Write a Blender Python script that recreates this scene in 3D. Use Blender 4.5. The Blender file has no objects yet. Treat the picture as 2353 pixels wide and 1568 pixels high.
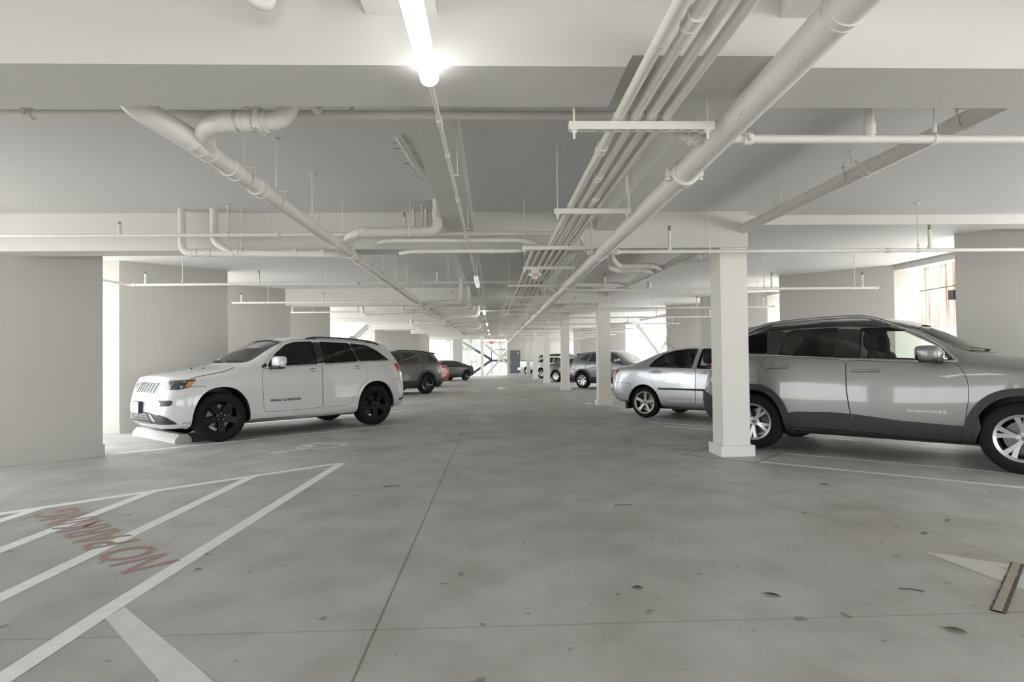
import bpy, bmesh, math, random
import numpy as np
from math import radians, sin, cos, pi
from mathutils import Vector, Matrix
from mathutils.bvhtree import BVHTree
from mathutils.geometry import interpolate_bezier

# ------------------------------------------------------------------ camera
SC = bpy.context.scene
COL = SC.collection
IMG_W, FPX = 2353.0, 1310.0
CAM_H, GRADE = 1.2, 27.0 / 1310.0          # eye height; the ceiling climbs 2 % away from the camera relative to the floor
PITCH, ROLL = .0164, -.012
YAW = math.atan(43.5 / FPX)
def make_camera():
    cd = bpy.data.cameras.new('camera'); co = bpy.data.objects.new('camera', cd); COL.objects.link(co)
    cd.sensor_width = 36; cd.lens = 36 * FPX / IMG_W; cd.shift_y = 27.0 / IMG_W
    cd.clip_start = .02; cd.clip_end = 500
    f = Vector((sin(YAW) * cos(PITCH), cos(YAW) * cos(PITCH), sin(PITCH)))
    r = Vector((cos(YAW), -sin(YAW), 0)); u = r.cross(f)
    r2 = r * cos(ROLL) + u * sin(ROLL); u2 = u * cos(ROLL) - r * sin(ROLL)
    m = Matrix((r2, u2, -f)).transposed().to_4x4(); m.translation = (0, 0, CAM_H)
    co.matrix_world = m
    SC.camera = co
make_camera()

# ------------------------------------------------------------------ sky, sun, exposure
def make_world():
    w = bpy.data.worlds.new('sky'); SC.world = w; w.use_nodes = True
    nt = w.node_tree; nt.nodes.clear()
    out = nt.nodes.new('ShaderNodeOutputWorld'); bg = nt.nodes.new('ShaderNodeBackground')
    bg.inputs[0].default_value = (.93, .97, 1.0, 1); bg.inputs[1].default_value = 5.0
    nt.links.new(bg.outputs[0], out.inputs[0])
    sd = bpy.data.lights.new('sun', 'SUN'); so = bpy.data.objects.new('sun', sd); COL.objects.link(so)
    sd.energy = 19.0; sd.angle = radians(.6); sd.color = (1, .975, .945)
    so.rotation_euler = Vector((-.16, -.52, .84)).to_track_quat('Z', 'Y').to_euler()      # high, from behind the camera
make_world()
SC.view_settings.view_transform = 'Standard'; SC.view_settings.look = 'None'
SC.view_settings.exposure = 0.3; SC.view_settings.gamma = 1.0
SC.cycles.max_bounces = 10; SC.cycles.diffuse_bounces = 7; SC.cycles.glossy_bounces = 4
SC.cycles.transparent_max_bounces = 16; SC.cycles.sample_clamp_indirect = 8
SC.cycles.caustics_reflective = False; SC.cycles.caustics_refractive = False

random.seed(7)
# ------------------------------------------------------------------ materials
MATS = {}
def rgb(c): return (c[0], c[1], c[2], 1)
def pmat(name, col, rough=.5, metal=0., coat=0., spec=.5, var=0., scale=6., bump=0., bscale=60., emit=None, estr=0.):
    if name in MATS: return MATS[name]
    m = bpy.data.materials.new(name); m.use_nodes = True; MATS[name] = m
    nt = m.node_tree; b = nt.nodes['Principled BSDF']
    b.inputs['Base Color'].default_value = rgb(col); b.inputs['Roughness'].default_value = rough
    b.inputs['Metallic'].default_value = metal; b.inputs['Coat Weight'].default_value = coat
    b.inputs['Coat Roughness'].default_value = .04
    b.inputs['Specular IOR Level'].default_value = spec
    tc = nt.nodes.new('ShaderNodeTexCoord')
    n = nt.nodes.new('ShaderNodeTexNoise'); n.inputs['Scale'].default_value = scale; n.inputs['Detail'].default_value = 4
    nt.links.new(tc.outputs['Object'], n.inputs['Vector'])
    if var > 0:
        mx = nt.nodes.new('ShaderNodeMix'); mx.data_type = 'RGBA'
        mx.inputs[6].default_value = rgb([c * (1 - var) for c in col]); mx.inputs[7].default_value = rgb([min(1, c * (1 + var)) for c in col])
        nt.links.new(n.outputs['Fac'], mx.inputs[0]); nt.links.new(mx.outputs[2], b.inputs['Base Color'])
    if bump > 0:
        n2 = nt.nodes.new('ShaderNodeTexNoise'); n2.inputs['Scale'].default_value = bscale; n2.inputs['Detail'].default_value = 3
        nt.links.new(tc.outputs['Object'], n2.inputs['Vector'])
        bp = nt.nodes.new('ShaderNodeBump'); bp.inputs['Strength'].default_value = bump; bp.inputs['Distance'].default_value = .01
        nt.links.new(n2.outputs['Fac'], bp.inputs['Height']); nt.links.new(bp.outputs[0], b.inputs['Normal'])
    if emit:
        b.inputs['Emission Color'].default_value = rgb(emit); b.inputs['Emission Strength'].default_value = estr
    return m

def glass_mat(name, tint, refl=1.0, ior=1.5):
    if name in MATS: return MATS[name]
    m = bpy.data.materials.new(name); m.use_nodes = True; MATS[name] = m
    nt = m.node_tree; nt.nodes.clear()
    o = nt.nodes.new('ShaderNodeOutputMaterial'); t = nt.nodes.new('ShaderNodeBsdfTransparent'); g = nt.nodes.new('ShaderNodeBsdfGlossy')
    t.inputs[0].default_value = rgb(tint); g.inputs['Roughness'].default_value = .01
    g.inputs[0].default_value = (refl, refl, refl, 1)
    fr = nt.nodes.new('ShaderNodeFresnel'); fr.inputs[0].default_value = ior
    mx = nt.nodes.new('ShaderNodeMixShader')
    nt.links.new(fr.outputs[0], mx.inputs[0]); nt.links.new(t.outputs[0], mx.inputs[1]); nt.links.new(g.outputs[0], mx.inputs[2])
    nt.links.new(mx.outputs[0], o.inputs[0])
    return m

M_WALL = pmat('wall_paint', (.48, .466, .44), .6, var=.03, scale=1.3, bump=.04, bscale=60)
M_CEIL = pmat('ceiling_paint', (.66, .66, .66), .65, var=.02, scale=.9, bump=.04, bscale=30)
M_BEAM = pmat('beam_paint', (.66, .652, .635), .6, var=.02, scale=1.1, bump=.04, bscale=50)
M_COLUMN = pmat('column_paint', (.76, .74, .705), .55, var=.02, scale=2., bump=.1, bscale=80)
M_PIPE = pmat('pipe_paint', (.73, .715, .68), .38, var=.03, scale=9.)
M_RUSTY = pmat('pipe_paint_rust', (.75, .735, .70), .38)
M_STEEL = pmat('strut_paint', (.74, .725, .69), .4, var=.02)
M_BRASS = pmat('sprinkler_brass', (.16, .14, .11), .35, metal=.8)
M_WHITE = pmat('road_paint_white', (.86, .86, .85), .7, var=.12, scale=14, bump=.3, bscale=200)
M_WORN = pmat('road_paint_worn', (.72, .71, .69), .75, var=.1, scale=9)
M_FADED = pmat('road_paint_faded', (.58, .57, .545), .8, var=.14, scale=11)
M_RED = pmat('stencil_red', (.46, .20, .19), .75, var=.18, scale=16)
M_GREYLET = pmat('stencil_grey', (.34, .32, .29), .75, var=.12, scale=16)
M_DARK = pmat('joint_dark', (.10, .09, .075), .9)
M_LAMP = pmat('lamp_diffuser', (.95, .95, .93), .4, emit=(1, .985, .95), estr=7)
M_CONC = pmat('concrete_light', (.50, .50, .48), .85, var=.06, scale=7, bump=.4, bscale=50)

def rust_pipe():
    m = M_RUSTY; nt = m.node_tree; b = nt.nodes['Principled BSDF']
    tc = nt.nodes.new('ShaderNodeTexCoord'); n = nt.nodes.new('ShaderNodeTexNoise'); n.inputs['Scale'].default_value = 85; n.inputs['Detail'].default_value = 4
    n2 = nt.nodes.new('ShaderNodeTexNoise'); n2.inputs['Scale'].default_value = 3
    ad = nt.nodes.new('ShaderNodeMath'); ad.operation = 'MULTIPLY'
    r = nt.nodes.new('ShaderNodeValToRGB'); r.color_ramp.elements[0].position = .355; r.color_ramp.elements[0].color = (.75, .735, .70, 1)
    r.color_ramp.elements[1].position = .43; r.color_ramp.elements[1].color = (.50, .41, .30, 1)
    nt.links.new(tc.outputs['Object'], n.inputs['Vector']); nt.links.new(tc.outputs['Object'], n2.inputs['Vector'])
    nt.links.new(n.outputs['Fac'], ad.inputs[0]); nt.links.new(n2.outputs['Fac'], ad.inputs[1])
    nt.links.new(ad.outputs[0], r.inputs[0]); nt.links.new(r.outputs[0], b.inputs['Base Color'])
rust_pipe()

def floor_mat():
    m = bpy.data.materials.new('concrete_floor'); m.use_nodes = True; nt = m.node_tree; L = nt.links.new
    b = nt.nodes['Principled BSDF']; b.inputs['Specular IOR Level'].default_value = .35
    tc = nt.nodes.new('ShaderNodeTexCoord')
    def noise(sc, det=4, vec=None):
        n = nt.nodes.new('ShaderNodeTexNoise'); n.inputs['Scale'].default_value = sc; n.inputs['Detail'].default_value = det
        L(vec or tc.outputs['Object'], n.inputs['Vector']); return n.outputs['Fac']
    def ramp(x, p0, c0, p1, c1):
        r = nt.nodes.new('ShaderNodeValToRGB'); e = r.color_ramp.elements
        e[0].position = p0; e[0].color = rgb(c0); e[1].position = p1; e[1].color = rgb(c1); L(x, r.inputs[0]); return r.outputs[0]
    def mul(a, c, fac=1.):
        x = nt.nodes.new('ShaderNodeMix'); x.data_type = 'RGBA'; x.blend_type = 'MULTIPLY'; x.inputs[0].default_value = fac
        L(a, x.inputs[6]); L(c, x.inputs[7]); return x.outputs[2]
    base = ramp(noise(.55, 5), .3, (.51, .505, .49), .7, (.60, .595, .58))
    base = mul(base, ramp(noise(2.6, 6), .28, (.80, .79, .77), .62, (1, 1, 1)))
    base = mul(base, ramp(noise(240, 2), .3, (.84, .84, .83), .7, (1.0, 1.0, 1.0)))
    base = mul(base, ramp(noise(9, 2), .26, (.55, .54, .52), .31, (1, 1, 1)))
    base = mul(base, ramp(noise(.9, 7), .35, (.86, .85, .83), .55, (1, 1, 1)))
    v = nt.nodes.new('ShaderNodeTexVoronoi'); v.inputs['Scale'].default_value = 1.9; v.inputs['Randomness'].default_value = 1
    L(tc.outputs['Object'], v.inputs['Vector'])
    base = mul(base, ramp(v.outputs['Distance'], .018, (.45, .44, .42), .035, (1, 1, 1)))
    sx = nt.nodes.new('ShaderNodeSeparateXYZ'); L(tc.outputs['Object'], sx.inputs[0])
    def joint(axis, c, w, dark):
        a = nt.nodes.new('ShaderNodeMath'); a.operation = 'SUBTRACT'; L(sx.outputs[axis], a.inputs[0]); a.inputs[1].default_value = c
        ab = nt.nodes.new('ShaderNodeMath'); ab.operation = 'ABSOLUTE'; L(a.outputs[0], ab.inputs[0])
        return ramp(ab.outputs[0], w * .5, (dark, dark, dark * .96), w, (1, 1, 1))
    for ax, c, w, dk in ((0, -.545, .008, .5), (1, 2.61, .006, .68), (0, -3.74, .008, .62), (0, 3.01, .008, .7), (1, 6.2, .006, .82),
                         (1, 11.3, .008, .65), (1, 19.6, .008, .65), (1, 27.9, .008, .65), (1, 36.2, .008, .65), (0, 6.6, .008, .65)):
        base = mul(base, joint(ax, c, w, dk))
    L(base, b.inputs['Base Color'])
    L(ramp(noise(1.4, 3), .3, (.42, .42, .42), .7, (.62, .62, .62)), b.inputs['Roughness'])
    bp = nt.nodes.new('ShaderNodeBump'); bp.inputs['Strength'].default_value = .25; bp.inputs['Distance'].default_value = .004
    L(noise(160, 3), bp.inputs['Height']); L(bp.outputs[0], b.inputs['Normal'])
    return m
M_FLOOR = floor_mat()

# ------------------------------------------------------------------ mesh helpers
def link(name, bm, mat, parent=None, smooth=False, recalc=True):
    if recalc: bmesh.ops.recalc_face_normals(bm, faces=bm.faces)
    me = bpy.data.meshes.new(name); bm.to_mesh(me); bm.free()
    for mm in (mat if isinstance(mat, (list, tuple)) else [mat]): me.materials.append(mm)
    o = bpy.data.objects.new(name, me); COL.objects.link(o)
    if parent is not None: o.parent = parent
    if smooth:
        for p in me.polygons: p.use_smooth = True
        me.set_sharp_from_angle(angle=radians(38))
    return o
def tag(o, label=None, cat=None, group=None, kind=None):
    if label: o['label'] = label
    if cat: o['category'] = cat
    if group: o['group'] = group
    if kind: o['kind'] = kind
    return o
def empty(name, loc=(0, 0, 0), label=None, cat=None, group=None, rz=0.):
    o = bpy.data.objects.new(name, None); COL.objects.link(o); o.location = loc; o.rotation_euler = (0, 0, rz)
    o.empty_display_size = .1
    return tag(o, label, cat, group)
def box(bm, lo, hi):
    vs = [bm.verts.new((x, y, z)) for z in (lo[2], hi[2]) for y in (lo[1], hi[1]) for x in (lo[0], hi[0])]
    for f in ((0, 2, 3, 1), (4, 5, 7, 6), (0, 1, 5, 4), (2, 6, 7, 3), (0, 4, 6, 2), (1, 3, 7, 5)): bm.faces.new([vs[i] for i in f])
    return vs
def prism(bm, pts, z0, z1):
    """vertical prism over plan polygon pts; z0, z1 numbers or functions of (x, y)"""
    f0 = z0 if callable(z0) else (lambda x, y: z0); f1 = z1 if callable(z1) else (lambda x, y: z1)
    a = [bm.verts.new((x, y, f0(x, y))) for x, y in pts]; b = [bm.verts.new((x, y, f1(x, y))) for x, y in pts]
    n = len(pts)
    bm.faces.new(a[::-1]); bm.faces.new(b)
    for i in range(n): bm.faces.new((a[i], a[(i + 1) % n], b[(i + 1) % n], b[i]))
def fillet(pts, r, n=6):
    pts = [Vector(p) for p in pts]; out = [pts[0]]
    for i in range(1, len(pts) - 1):
        a, b, c = pts[i - 1], pts[i], pts[i + 1]
        u = (a - b); v = (c - b); d = min(r, u.length * .49, v.length * .49); u.normalize(); v.normalize()
        if u.dot(v) < -.9995: out.append(b); continue
        p, q = b + u * d, b + v * d
        for k in range(n + 1):
            t = k / n; out.append(p * (1 - t) ** 2 + b * 2 * t * (1 - t) + q * t * t)
    out.append(pts[-1]); return out
def sweep(bm, pts, r, seg=12, cap=True, ry=None):
    pts = [Vector(p) for p in pts]; rings = []; up = None
    for i, p in enumerate(pts):
        t = (pts[min(i + 1, len(pts) - 1)] - pts[max(i - 1, 0)]).normalized()
        if up is None:
            up = Vector((0, 0, 1)) if abs(t.z) < .9 else Vector((1, 0, 0))
        s = t.cross(up).normalized(); up = s.cross(t).normalized()
        rr = r[i] if isinstance(r, (list, tuple)) else r
        rings.append([bm.verts.new(p + s * (rr * cos(2 * pi * k / seg)) + up * ((ry or rr) * sin(2 * pi * k / seg))) for k in range(seg)])
    for a, b in zip(rings, rings[1:]):
        for k in range(seg): bm.faces.new((a[k], a[(k + 1) % seg], b[(k + 1) % seg], b[k]))
    if cap: bm.faces.new(rings[0][::-1]); bm.faces.new(rings[-1])
def tube(name, pts, r, mat, parent=None, seg=12, bend=0., ry=None):
    bm = bmesh.new(); sweep(bm, fillet(pts, bend) if bend else pts, r, seg, ry=ry)
    return link(name, bm, mat, parent, smooth=True)
def collar(name, p, d, r, ln, mat, parent, seg=14, lip=0.):
    """a sleeve round a pipe at p along direction d, with a raised lip at each end"""
    p = Vector(p); d = Vector(d).normalized(); bm = bmesh.new(); h = ln / 2
    if lip: sweep(bm, [p - d * h, p - d * (h - .012), p - d * (h - .0125), p + d * (h - .0125), p + d * (h - .012), p + d * h], [r + lip, r + lip, r, r, r + lip, r + lip], seg)
    else: sweep(bm, [p - d * h, p + d * h], r, seg)
    return link(name, bm, mat, parent, smooth=True)
def lathe(bm, prof, n=32, axis='y'):
    rings = []
    for r, h in prof:
        if r < 1e-6: rings.append([bm.verts.new({'y': (0, h, 0), 'z': (0, 0, h), 'x': (h, 0, 0)}[axis])]); continue
        rings.append([bm.verts.new({'y': (r * cos(a), h, r * sin(a)), 'z': (r * cos(a), r * sin(a), h), 'x': (h, r * cos(a), r * sin(a))}[axis]) for a in [2 * pi * k / n for k in range(n)]])
    for a, b in zip(rings, rings[1:]):
        for k in range(n):
            q = (k + 1) % n
            if len(a) == 1 and len(b) == 1: continue
            if len(a) == 1: bm.faces.new((a[0], b[q], b[k]))
            elif len(b) == 1: bm.faces.new((a[k], a[q], b[0]))
            else: bm.faces.new((a[k], a[q], b[q], b[k]))
ORD = ['first', 'second', 'third', 'fourth', 'fifth', 'sixth', 'seventh', 'eighth', 'ninth', 'tenth', 'eleventh', 'twelfth', 'thirteenth', 'fourteenth',
       'fifteenth', 'sixteenth', 'seventeenth', 'eighteenth', 'nineteenth', 'twentieth', 'twenty-first', 'twenty-second', 'twenty-third', 'twenty-fourth', 'twenty-fifth']
def lvl(rel, y): return CAM_H + rel + GRADE * y
def struct(o, label, cat=None): return tag(o, label, cat, None, 'structure')
# ------------------------------------------------------------------ structure
def build_shell():
    bm = bmesh.new(); box(bm, (-8.3, -6.5, -.25), (9.4, 56.2, 0)); struct(link('floor', bm, M_FLOOR), 'grey concrete parking garage floor', 'floor')
    bm = bmesh.new(); prism(bm, [(-8.5, -6.2), (8.95, -6.2), (8.95, 54.4), (-8.5, 54.4)], lambda x, y: lvl(1.70, y), lambda x, y: lvl(2.0, y))  # left edge carried farther out to keep sky light off that side
    struct(link('ceiling', bm, M_CEIL), 'painted concrete ceiling slab of the garage', 'ceiling')
    # cross beams
    def beam(y0, y1, x0, x1, rel, label):
        bm = bmesh.new(); ym = (y0 + y1) / 2
        prism(bm, [(x0, y0), (x1, y0), (x1, y1), (x0, y1)], lvl(rel, ym), lambda x, y: lvl(1.75, y))
        return struct(link('ceiling_beam', bm, M_BEAM), label, 'beam')
    bm = bmesh.new(); z0, z1, zt = lvl(1.24, 2.67), lvl(1.24, 2.67) + .05, lvl(1.75, 2.67)
    prof = [(-6.7, z0), (.60, z0), (.63, z1), (1.40, z1), (1.43, z0), (8.45, z0), (8.45, zt), (-6.7, zt)]      # notched where the pipes pass
    A = [bm.verts.new((x, 2.47, z)) for x, z in prof]; B = [bm.verts.new((x, 2.87, z)) for x, z in prof]; bm.faces.new(A); bm.faces.new(B[::-1])
    for k in range(8): bm.faces.new((A[k], B[k], B[(k + 1) % 8], A[(k + 1) % 8]))
    struct(link('ceiling_beam', bm, M_BEAM), 'grey cross beam spanning the top of the view', 'beam')
    beam(-5.7, -5.3, -6.7, 8.45, 1.24, 'cross beam behind the camera')
    for k in range(6):
        y = 6.97 + 8.33 * k
        beam(y, y + .33, -6.7, 3.185, 1.245, 'deep cross beam resting on the %s column of the row' % ORD[k])
        beam(y + .22, y + .5, 3.185, 8.45, 1.575, 'shallow cross beam right of the %s column' % ORD[k])
    # two shallow lengthwise beams
    for x0, x1, s in ((-.535, -.225, 'left'), (1.30, 1.62, 'right')):
        bm = bmesh.new(); prism(bm, [(x0, -5.2), (x1, -5.2), (x1, 54), (x0, 54)], lambda x, y: lvl(1.465, y), lambda x, y: lvl(1.75, y))
        struct(link('ceiling_beam', bm, M_BEAM), 'shallow lengthwise beam on the %s of the ceiling bay' % s, 'beam')
    # columns
    for k in range(6):
        y = 7.0 + 8.33 * k; bm = bmesh.new()
        box(bm, (2.842, y, 0), (3.182, y + .33, lvl(1.3, y)))
        col = struct(link('column', bm, M_COLUMN), 'square white column, %s of the row on the right' % ORD[k], 'column')
        bm = bmesh.new(); box(bm, (2.80, y - .042, 0), (3.224, y + .372, .135)); bmesh.ops.bevel(bm, geom=bm.edges[:], offset=.006, segments=1)
        link('column_base', bm, M_COLUMN, col)
        bm = bmesh.new(); cx, cy, r = 3.02, y + .16, .64
        q = [(cx - r, cy), (cx, cy - r), (cx + r, cy), (cx, cy + r)]
        for a, b in zip(q, q[1:] + q[:1]):
            d = Vector((b[0] - a[0], b[1] - a[1], 0)).normalized(); n = Vector((-d.y, d.x, 0)) * .007
            vs = [bm.verts.new((p[0] + s * n.x, p[1] + s * n.y, .002)) for p, s in ((a, -1), (b, -1), (b, 1), (a, 1))]; bm.faces.new(vs)
        struct(link('floor_joint', bm, M_DARK), 'dark diamond joint in the floor round the %s column' % ORD[k], 'joint')
    # angled fin walls, left side
    def fin(inner, outer, side, n, top=1.72):
        d = (Vector(outer) - Vector(inner)).normalized(); t = .22
        nrm = Vector((d.y, -d.x)); 
        if nrm.y < 0: nrm = -nrm                                     # thickness goes away from the camera
        q = [Vector(inner), Vector(outer), Vector(outer) + nrm * t, Vector(inner) + nrm * t]
        bm = bmesh.new(); prism(bm, [tuple(p) for p in q], 0, lambda x, y: lvl(top, y))
        w = struct(link('wall_' + side, bm, M_WALL), 'angled wall between parking stalls on the %s, %s from the camera' % (side, n), 'wall')
        s = nrm * -.02
        bm = bmesh.new(); e = d * .02
        prism(bm, [tuple(q[0] + s - e), tuple(q[1] + s), tuple(q[2] - s), tuple(q[3] - s - e)], 0, .15)
        link('baseboard', bm, M_WALL, w)
        # return wall running outward from the outer end
        sx = -1 if side == 'left' else 1
        bm = bmesh.new(); x0 = outer[0]; x1 = outer[0] + sx * .55
        box(bm, (min(x0, x1), outer[1], 0), (max(x0, x1), outer[1] + .25, lvl(1.72, outer[1]))); link('wall_end', bm, M_WALL, w)
    lefts = [-3.3, .4, 4.1, 7.91, 11.8, 15.4, 19.1, 34.0, 37.7, 41.4, 45.0, 48.7]
    for i, y in enumerate(lefts):
        fin((-5.4 if i != 3 else -5.29, y), (-6.72, y - 1.32 if i != 3 else 6.48), 'left', ORD[i])
    rights = [(7.0, -1.5), (7.05, 8.44), (6.80, 13.28), (6.9, 18.7), (6.85, 22.3), (6.9, 37.5), (6.9, 41.2), (6.9, 44.9), (6.9, 48.6)]
    for i, (x, y) in enumerate(rights):
        fin((x, y), (8.42, y - (8.42 - x)), 'right', ORD[i])
    # right slab edge beam
    bm = bmesh.new(); prism(bm, [(8.45, -6), (8.75, -6), (8.75, 54), (8.45, 54)], lambda x, y: lvl(1.58, y), lambda x, y: lvl(1.75, y))
    struct(link('trim_1', bm, M_BEAM), 'slab edge beam over the openings on the right', 'beam')
    for x0, x1, n in ((-8.3, -.5, 'left'), (6.2, 9.4, 'right')):
        bm = bmesh.new(); box(bm, (x0, -6.5, 0), (x1, -6.25, 4)); struct(link('wall_back', bm, M_WALL), 'wall beside the light opening added behind the camera, %s part' % n, 'wall')  # unseen back wall; the gap between its parts is added to let daylight in
    bm = bmesh.new(); box(bm, (-.05, -.02, -.075), (.035, .05, .075)); bmesh.ops.bevel(bm, geom=bm.edges[:], offset=.006)
    o = link('outlet_box', bm, pmat('box_grey', (.22, .22, .22), .5)); o.location = (7.075, 8.50, 2.15); tag(o, 'small grey box on the edge of the angled wall right of the silver SUV', 'outlet box')
    # steel bracing in the two wide openings
    def member(root, a, b):
        bm = bmesh.new(); o = root.location; a, b = Vector(a) - o, Vector(b) - o; d = (b - a).normalized(); s = d.cross(Vector((1, 0, 0))) * .17
        for hx, hs in ((.02, 1.), (.16, .12)):
            vs = []
            for p in (a, b):
                for sg in (-1, 1):
                    for sx in (-1, 1): vs.append(bm.verts.new(p + s * sg * hs + Vector((sx * hx, 0, 0))))
            for f in ((0, 1, 3, 2), (4, 6, 7, 5), (0, 4, 5, 1), (2, 3, 7, 6), (0, 2, 6, 4), (1, 5, 7, 3)): bm.faces.new([vs[i] for i in f])
        link('member', bm, M_STEEL, root)
    for x, dx, y0, y1, zt, side in ((-6.86, -.3, 19.8, 31.5, 3.28, 'left'), (8.56, .3, 26.2, 33.4, 3.3, 'right')):
        r = empty('cross_brace', (x, (y0 + y1) / 2, 0), 'white steel cross brace in the wide opening on the %s side' % side, 'brace')
        member(r, (x, y0, .2), (x, y1, zt)); member(r, (x + dx, y1, .2), (x + dx, y0, zt))
build_shell()

def build_far_end():
    Y = 54.
    M_GREYDOOR = pmat('door_grey', (.125, .14, .15), .5)
    M_BLACKSTEEL = pmat('steel_dark', (.055, .06, .058), .5)
    M_CORR = pmat('cladding_grey', (.50, .50, .50), .5)
    bm = bmesh.new(); box(bm, (1.33, Y, 0), (8.9, Y + .25, 4.4))
    w = struct(link('wall_far', bm, M_WALL), 'beige end wall with the grey door', 'wall')
    bm = bmesh.new(); box(bm, (1.33, Y - .4, 0), (3.6, Y, .15)); link('curb', bm, M_CONC, w)
    bm = bmesh.new(); box(bm, (1.33, Y - .06, 3.02), (8.9, Y, 3.1)); link('ledge', bm, M_WALL, w)
    bm = bmesh.new(); box(bm, (1.59, Y - .05, .16), (2.56, Y + .01, 2.33))
    d = struct(link('door_1', bm, M_GREYDOOR), 'grey steel door in the far end wall', 'door')
    bm = bmesh.new()
    for a, b in (((1.52, .16), (1.59, 2.40)), ((2.56, .16), (2.63, 2.40)), ((1.5905, 2.331), (2.5595, 2.40))): box(bm, (a[0], Y - .08, a[1]), (b[0], Y, b[1]))
    link('door_frame', bm, M_WALL, d)
    bm = bmesh.new(); box(bm, (1.64, Y - .09, 1.1), (1.78, Y - .05, 1.16)); link('door_handle', bm, pmat('chrome_satin', (.6, .6, .6), .3, metal=1), d)
    bm = bmesh.new(); box(bm, (2.30, Y - .057, 1.98), (2.40, Y - .05, 2.12)); link('door_sign', bm, M_WHITE, d)
    for z in (.4, 1.25, 2.1):
        bm = bmesh.new(); box(bm, (1.60, Y - .06, z), (1.63, Y - .05, z + .1)); link('hinge', bm, M_STEEL, d)
    bm = bmesh.new(); box(bm, (-7.2, Y - .1, 3.38), (8.9, Y + .3, 4.4)); struct(link('wall_far', bm, M_WALL), 'end beam over the far opening', 'beam')
    bm = bmesh.new(); box(bm, (-3.8, Y, 0), (-2.88, Y + .25, 3.4))
    for k in range(9): box(bm, (-3.8 + k * .105, Y - .03, 0), (-3.76 + k * .105, Y, 3.4))
    struct(link('wall_far', bm, M_CORR), 'ribbed grey panel wall at the far end', 'wall')
    bm = bmesh.new(); box(bm, (-6.9, Y, 0), (-6.2, Y + .25, 3.4)); struct(link('wall_far', bm, M_CORR), 'narrow grey wall at the far corner', 'wall')
    for x in (-5.62, -4.03): 
        bm = bmesh.new(); box(bm, (x, Y, 0), (x + .1, Y + .1, 3.4)); struct(link('trim_2', bm, M_CORR), 'slim steel post in the far opening', 'trim')
    bm = bmesh.new(); box(bm, (-1.17, Y - .9, 0), (-.87, Y - .6, lvl(1.7, Y))); struct(link('column', bm, M_COLUMN), 'white column before the stair at the far end', 'column')
    bm = bmesh.new(); box(bm, (-1.1, Y - .85, 2.98), (1.33, Y - .65, 3.10)); struct(link('ceiling_beam', bm, M_BEAM), 'slim white beam from the far column to the end wall', 'beam')
    def bar(a, b, w, name, label, cat, mat, h=None):
        bm = bmesh.new(); a, b = Vector(a), Vector(b); d = (b - a).normalized(); s = d.cross(Vector((0, 1, 0))).normalized() * w / 2
        vs = [bm.verts.new(p + s * sg + Vector((0, sy * (h or w) / 2, 0))) for p in (a, b) for sg in (-1, 1) for sy in (-1, 1)]
        for f in ((0, 1, 3, 2), (4, 6, 7, 5), (0, 4, 5, 1), (2, 3, 7, 6), (0, 2, 6, 4), (1, 5, 7, 3)): bm.faces.new([vs[i] for i in f])
        o = link(name, bm, mat)
        return tag(o, label, cat) if label else o
    cb = empty('cross_brace', (.2, Y - .8, 0), 'white steel cross brace beside the far white column', 'brace')
    for a, b in (((-.72, Y - .5, 2.9), (1.3, Y - .55, 1.05)), ((-.66, Y - 1.02, 0), (1.3, Y - 1.02, 2.2))):
        o = bar(a, b, .2, 'member', None, None, M_STEEL); o.parent = cb; o.matrix_parent_inverse = Matrix.Translation((-.2, -(Y - .8), 0))
    # dark steel stair
    st = empty('staircase', (-.1, 55.6, 0), 'dark steel switchback stair behind the far white column', 'staircase')
    def part(name, a, b, w, h):
        o = bar(a, b, w, name, None, None, M_BLACKSTEEL, h); o.parent = st; o.matrix_parent_inverse = Matrix.Translation((.1, -55.6, 0)); return o
    y = 55.6
    part('stringer', (-2.95, y, 3.22), (-.12, y, 1.43), .26, .06); part('stringer', (-2.95, y + 1, 3.22), (-.12, y + 1, 1.43), .26, .06)
    part('stringer', (-.12, y - .2, 1.43), (-2.15, y - .2, .05), .26, .06); part('stringer', (-.12, y + .9, 1.43), (-2.15, y + .9, .05), .26, .06)
    part('landing', (-.15, y + .3, 1.38), (1.35, y + .3, 1.38), .2, 1.4); part('post', (-.14, y - .3, 0), (-.14, y - .3, 2.65), .09, .09)
    part('handrail', (-2.2, y - .25, 1.0), (-.12, y - .25, 2.4), .04, .04); part('handrail', (-2.9, y - .05, 4.0), (-.12, y - .05, 2.35), .04, .04)
    part('handrail', (-.12, y - .3, 2.4), (1.3, y - .3, 2.4), .04, .04); part('handrail', (-.12, y - .3, 1.95), (1.3, y - .3, 1.95), .03, .03)
    for k in range(7):
        t = k / 7; part('tread', (-2.1 + 2.0 * t - .13, y + .35, .12 + 1.35 * t), (-2.1 + 2.0 * t + .13, y + .35, .12 + 1.35 * t), .03, 1.0)
    for k in range(5):
        t = k / 4; x = -2.1 + 1.9 * t; part('baluster', (x, y - .25, .1 + 1.3 * t), (x, y - .25, 1.05 + 1.3 * t), .03, .03)
    # bar fence
    fe = empty('bar_fence', (-.8, 57.2, 0), 'tall dark bar fence outside behind the stair', 'fence')
    for k in range(24):
        x = -3.4 + k * .215; o = bar((x, 57.2, 0), (x, 57.2, 4.3), .035, 'baluster', None, None, M_BLACKSTEEL); o.parent = fe; o.matrix_parent_inverse = Matrix.Translation((.8, -57.2, 0))
    for z in (.12, 1.25, 2.5, 3.9):
        o = bar((-3.5, 57.2, z), (1.7, 57.2, z), .05, 'rail', None, None, M_BLACKSTEEL); o.parent = fe; o.matrix_parent_inverse = Matrix.Translation((.8, -57.2, 0))
    # exit sign
    ex = empty('exit_sign', (-.14, 50., 2.93), 'small red exit sign hanging from the ceiling at the far end', 'sign')
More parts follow.
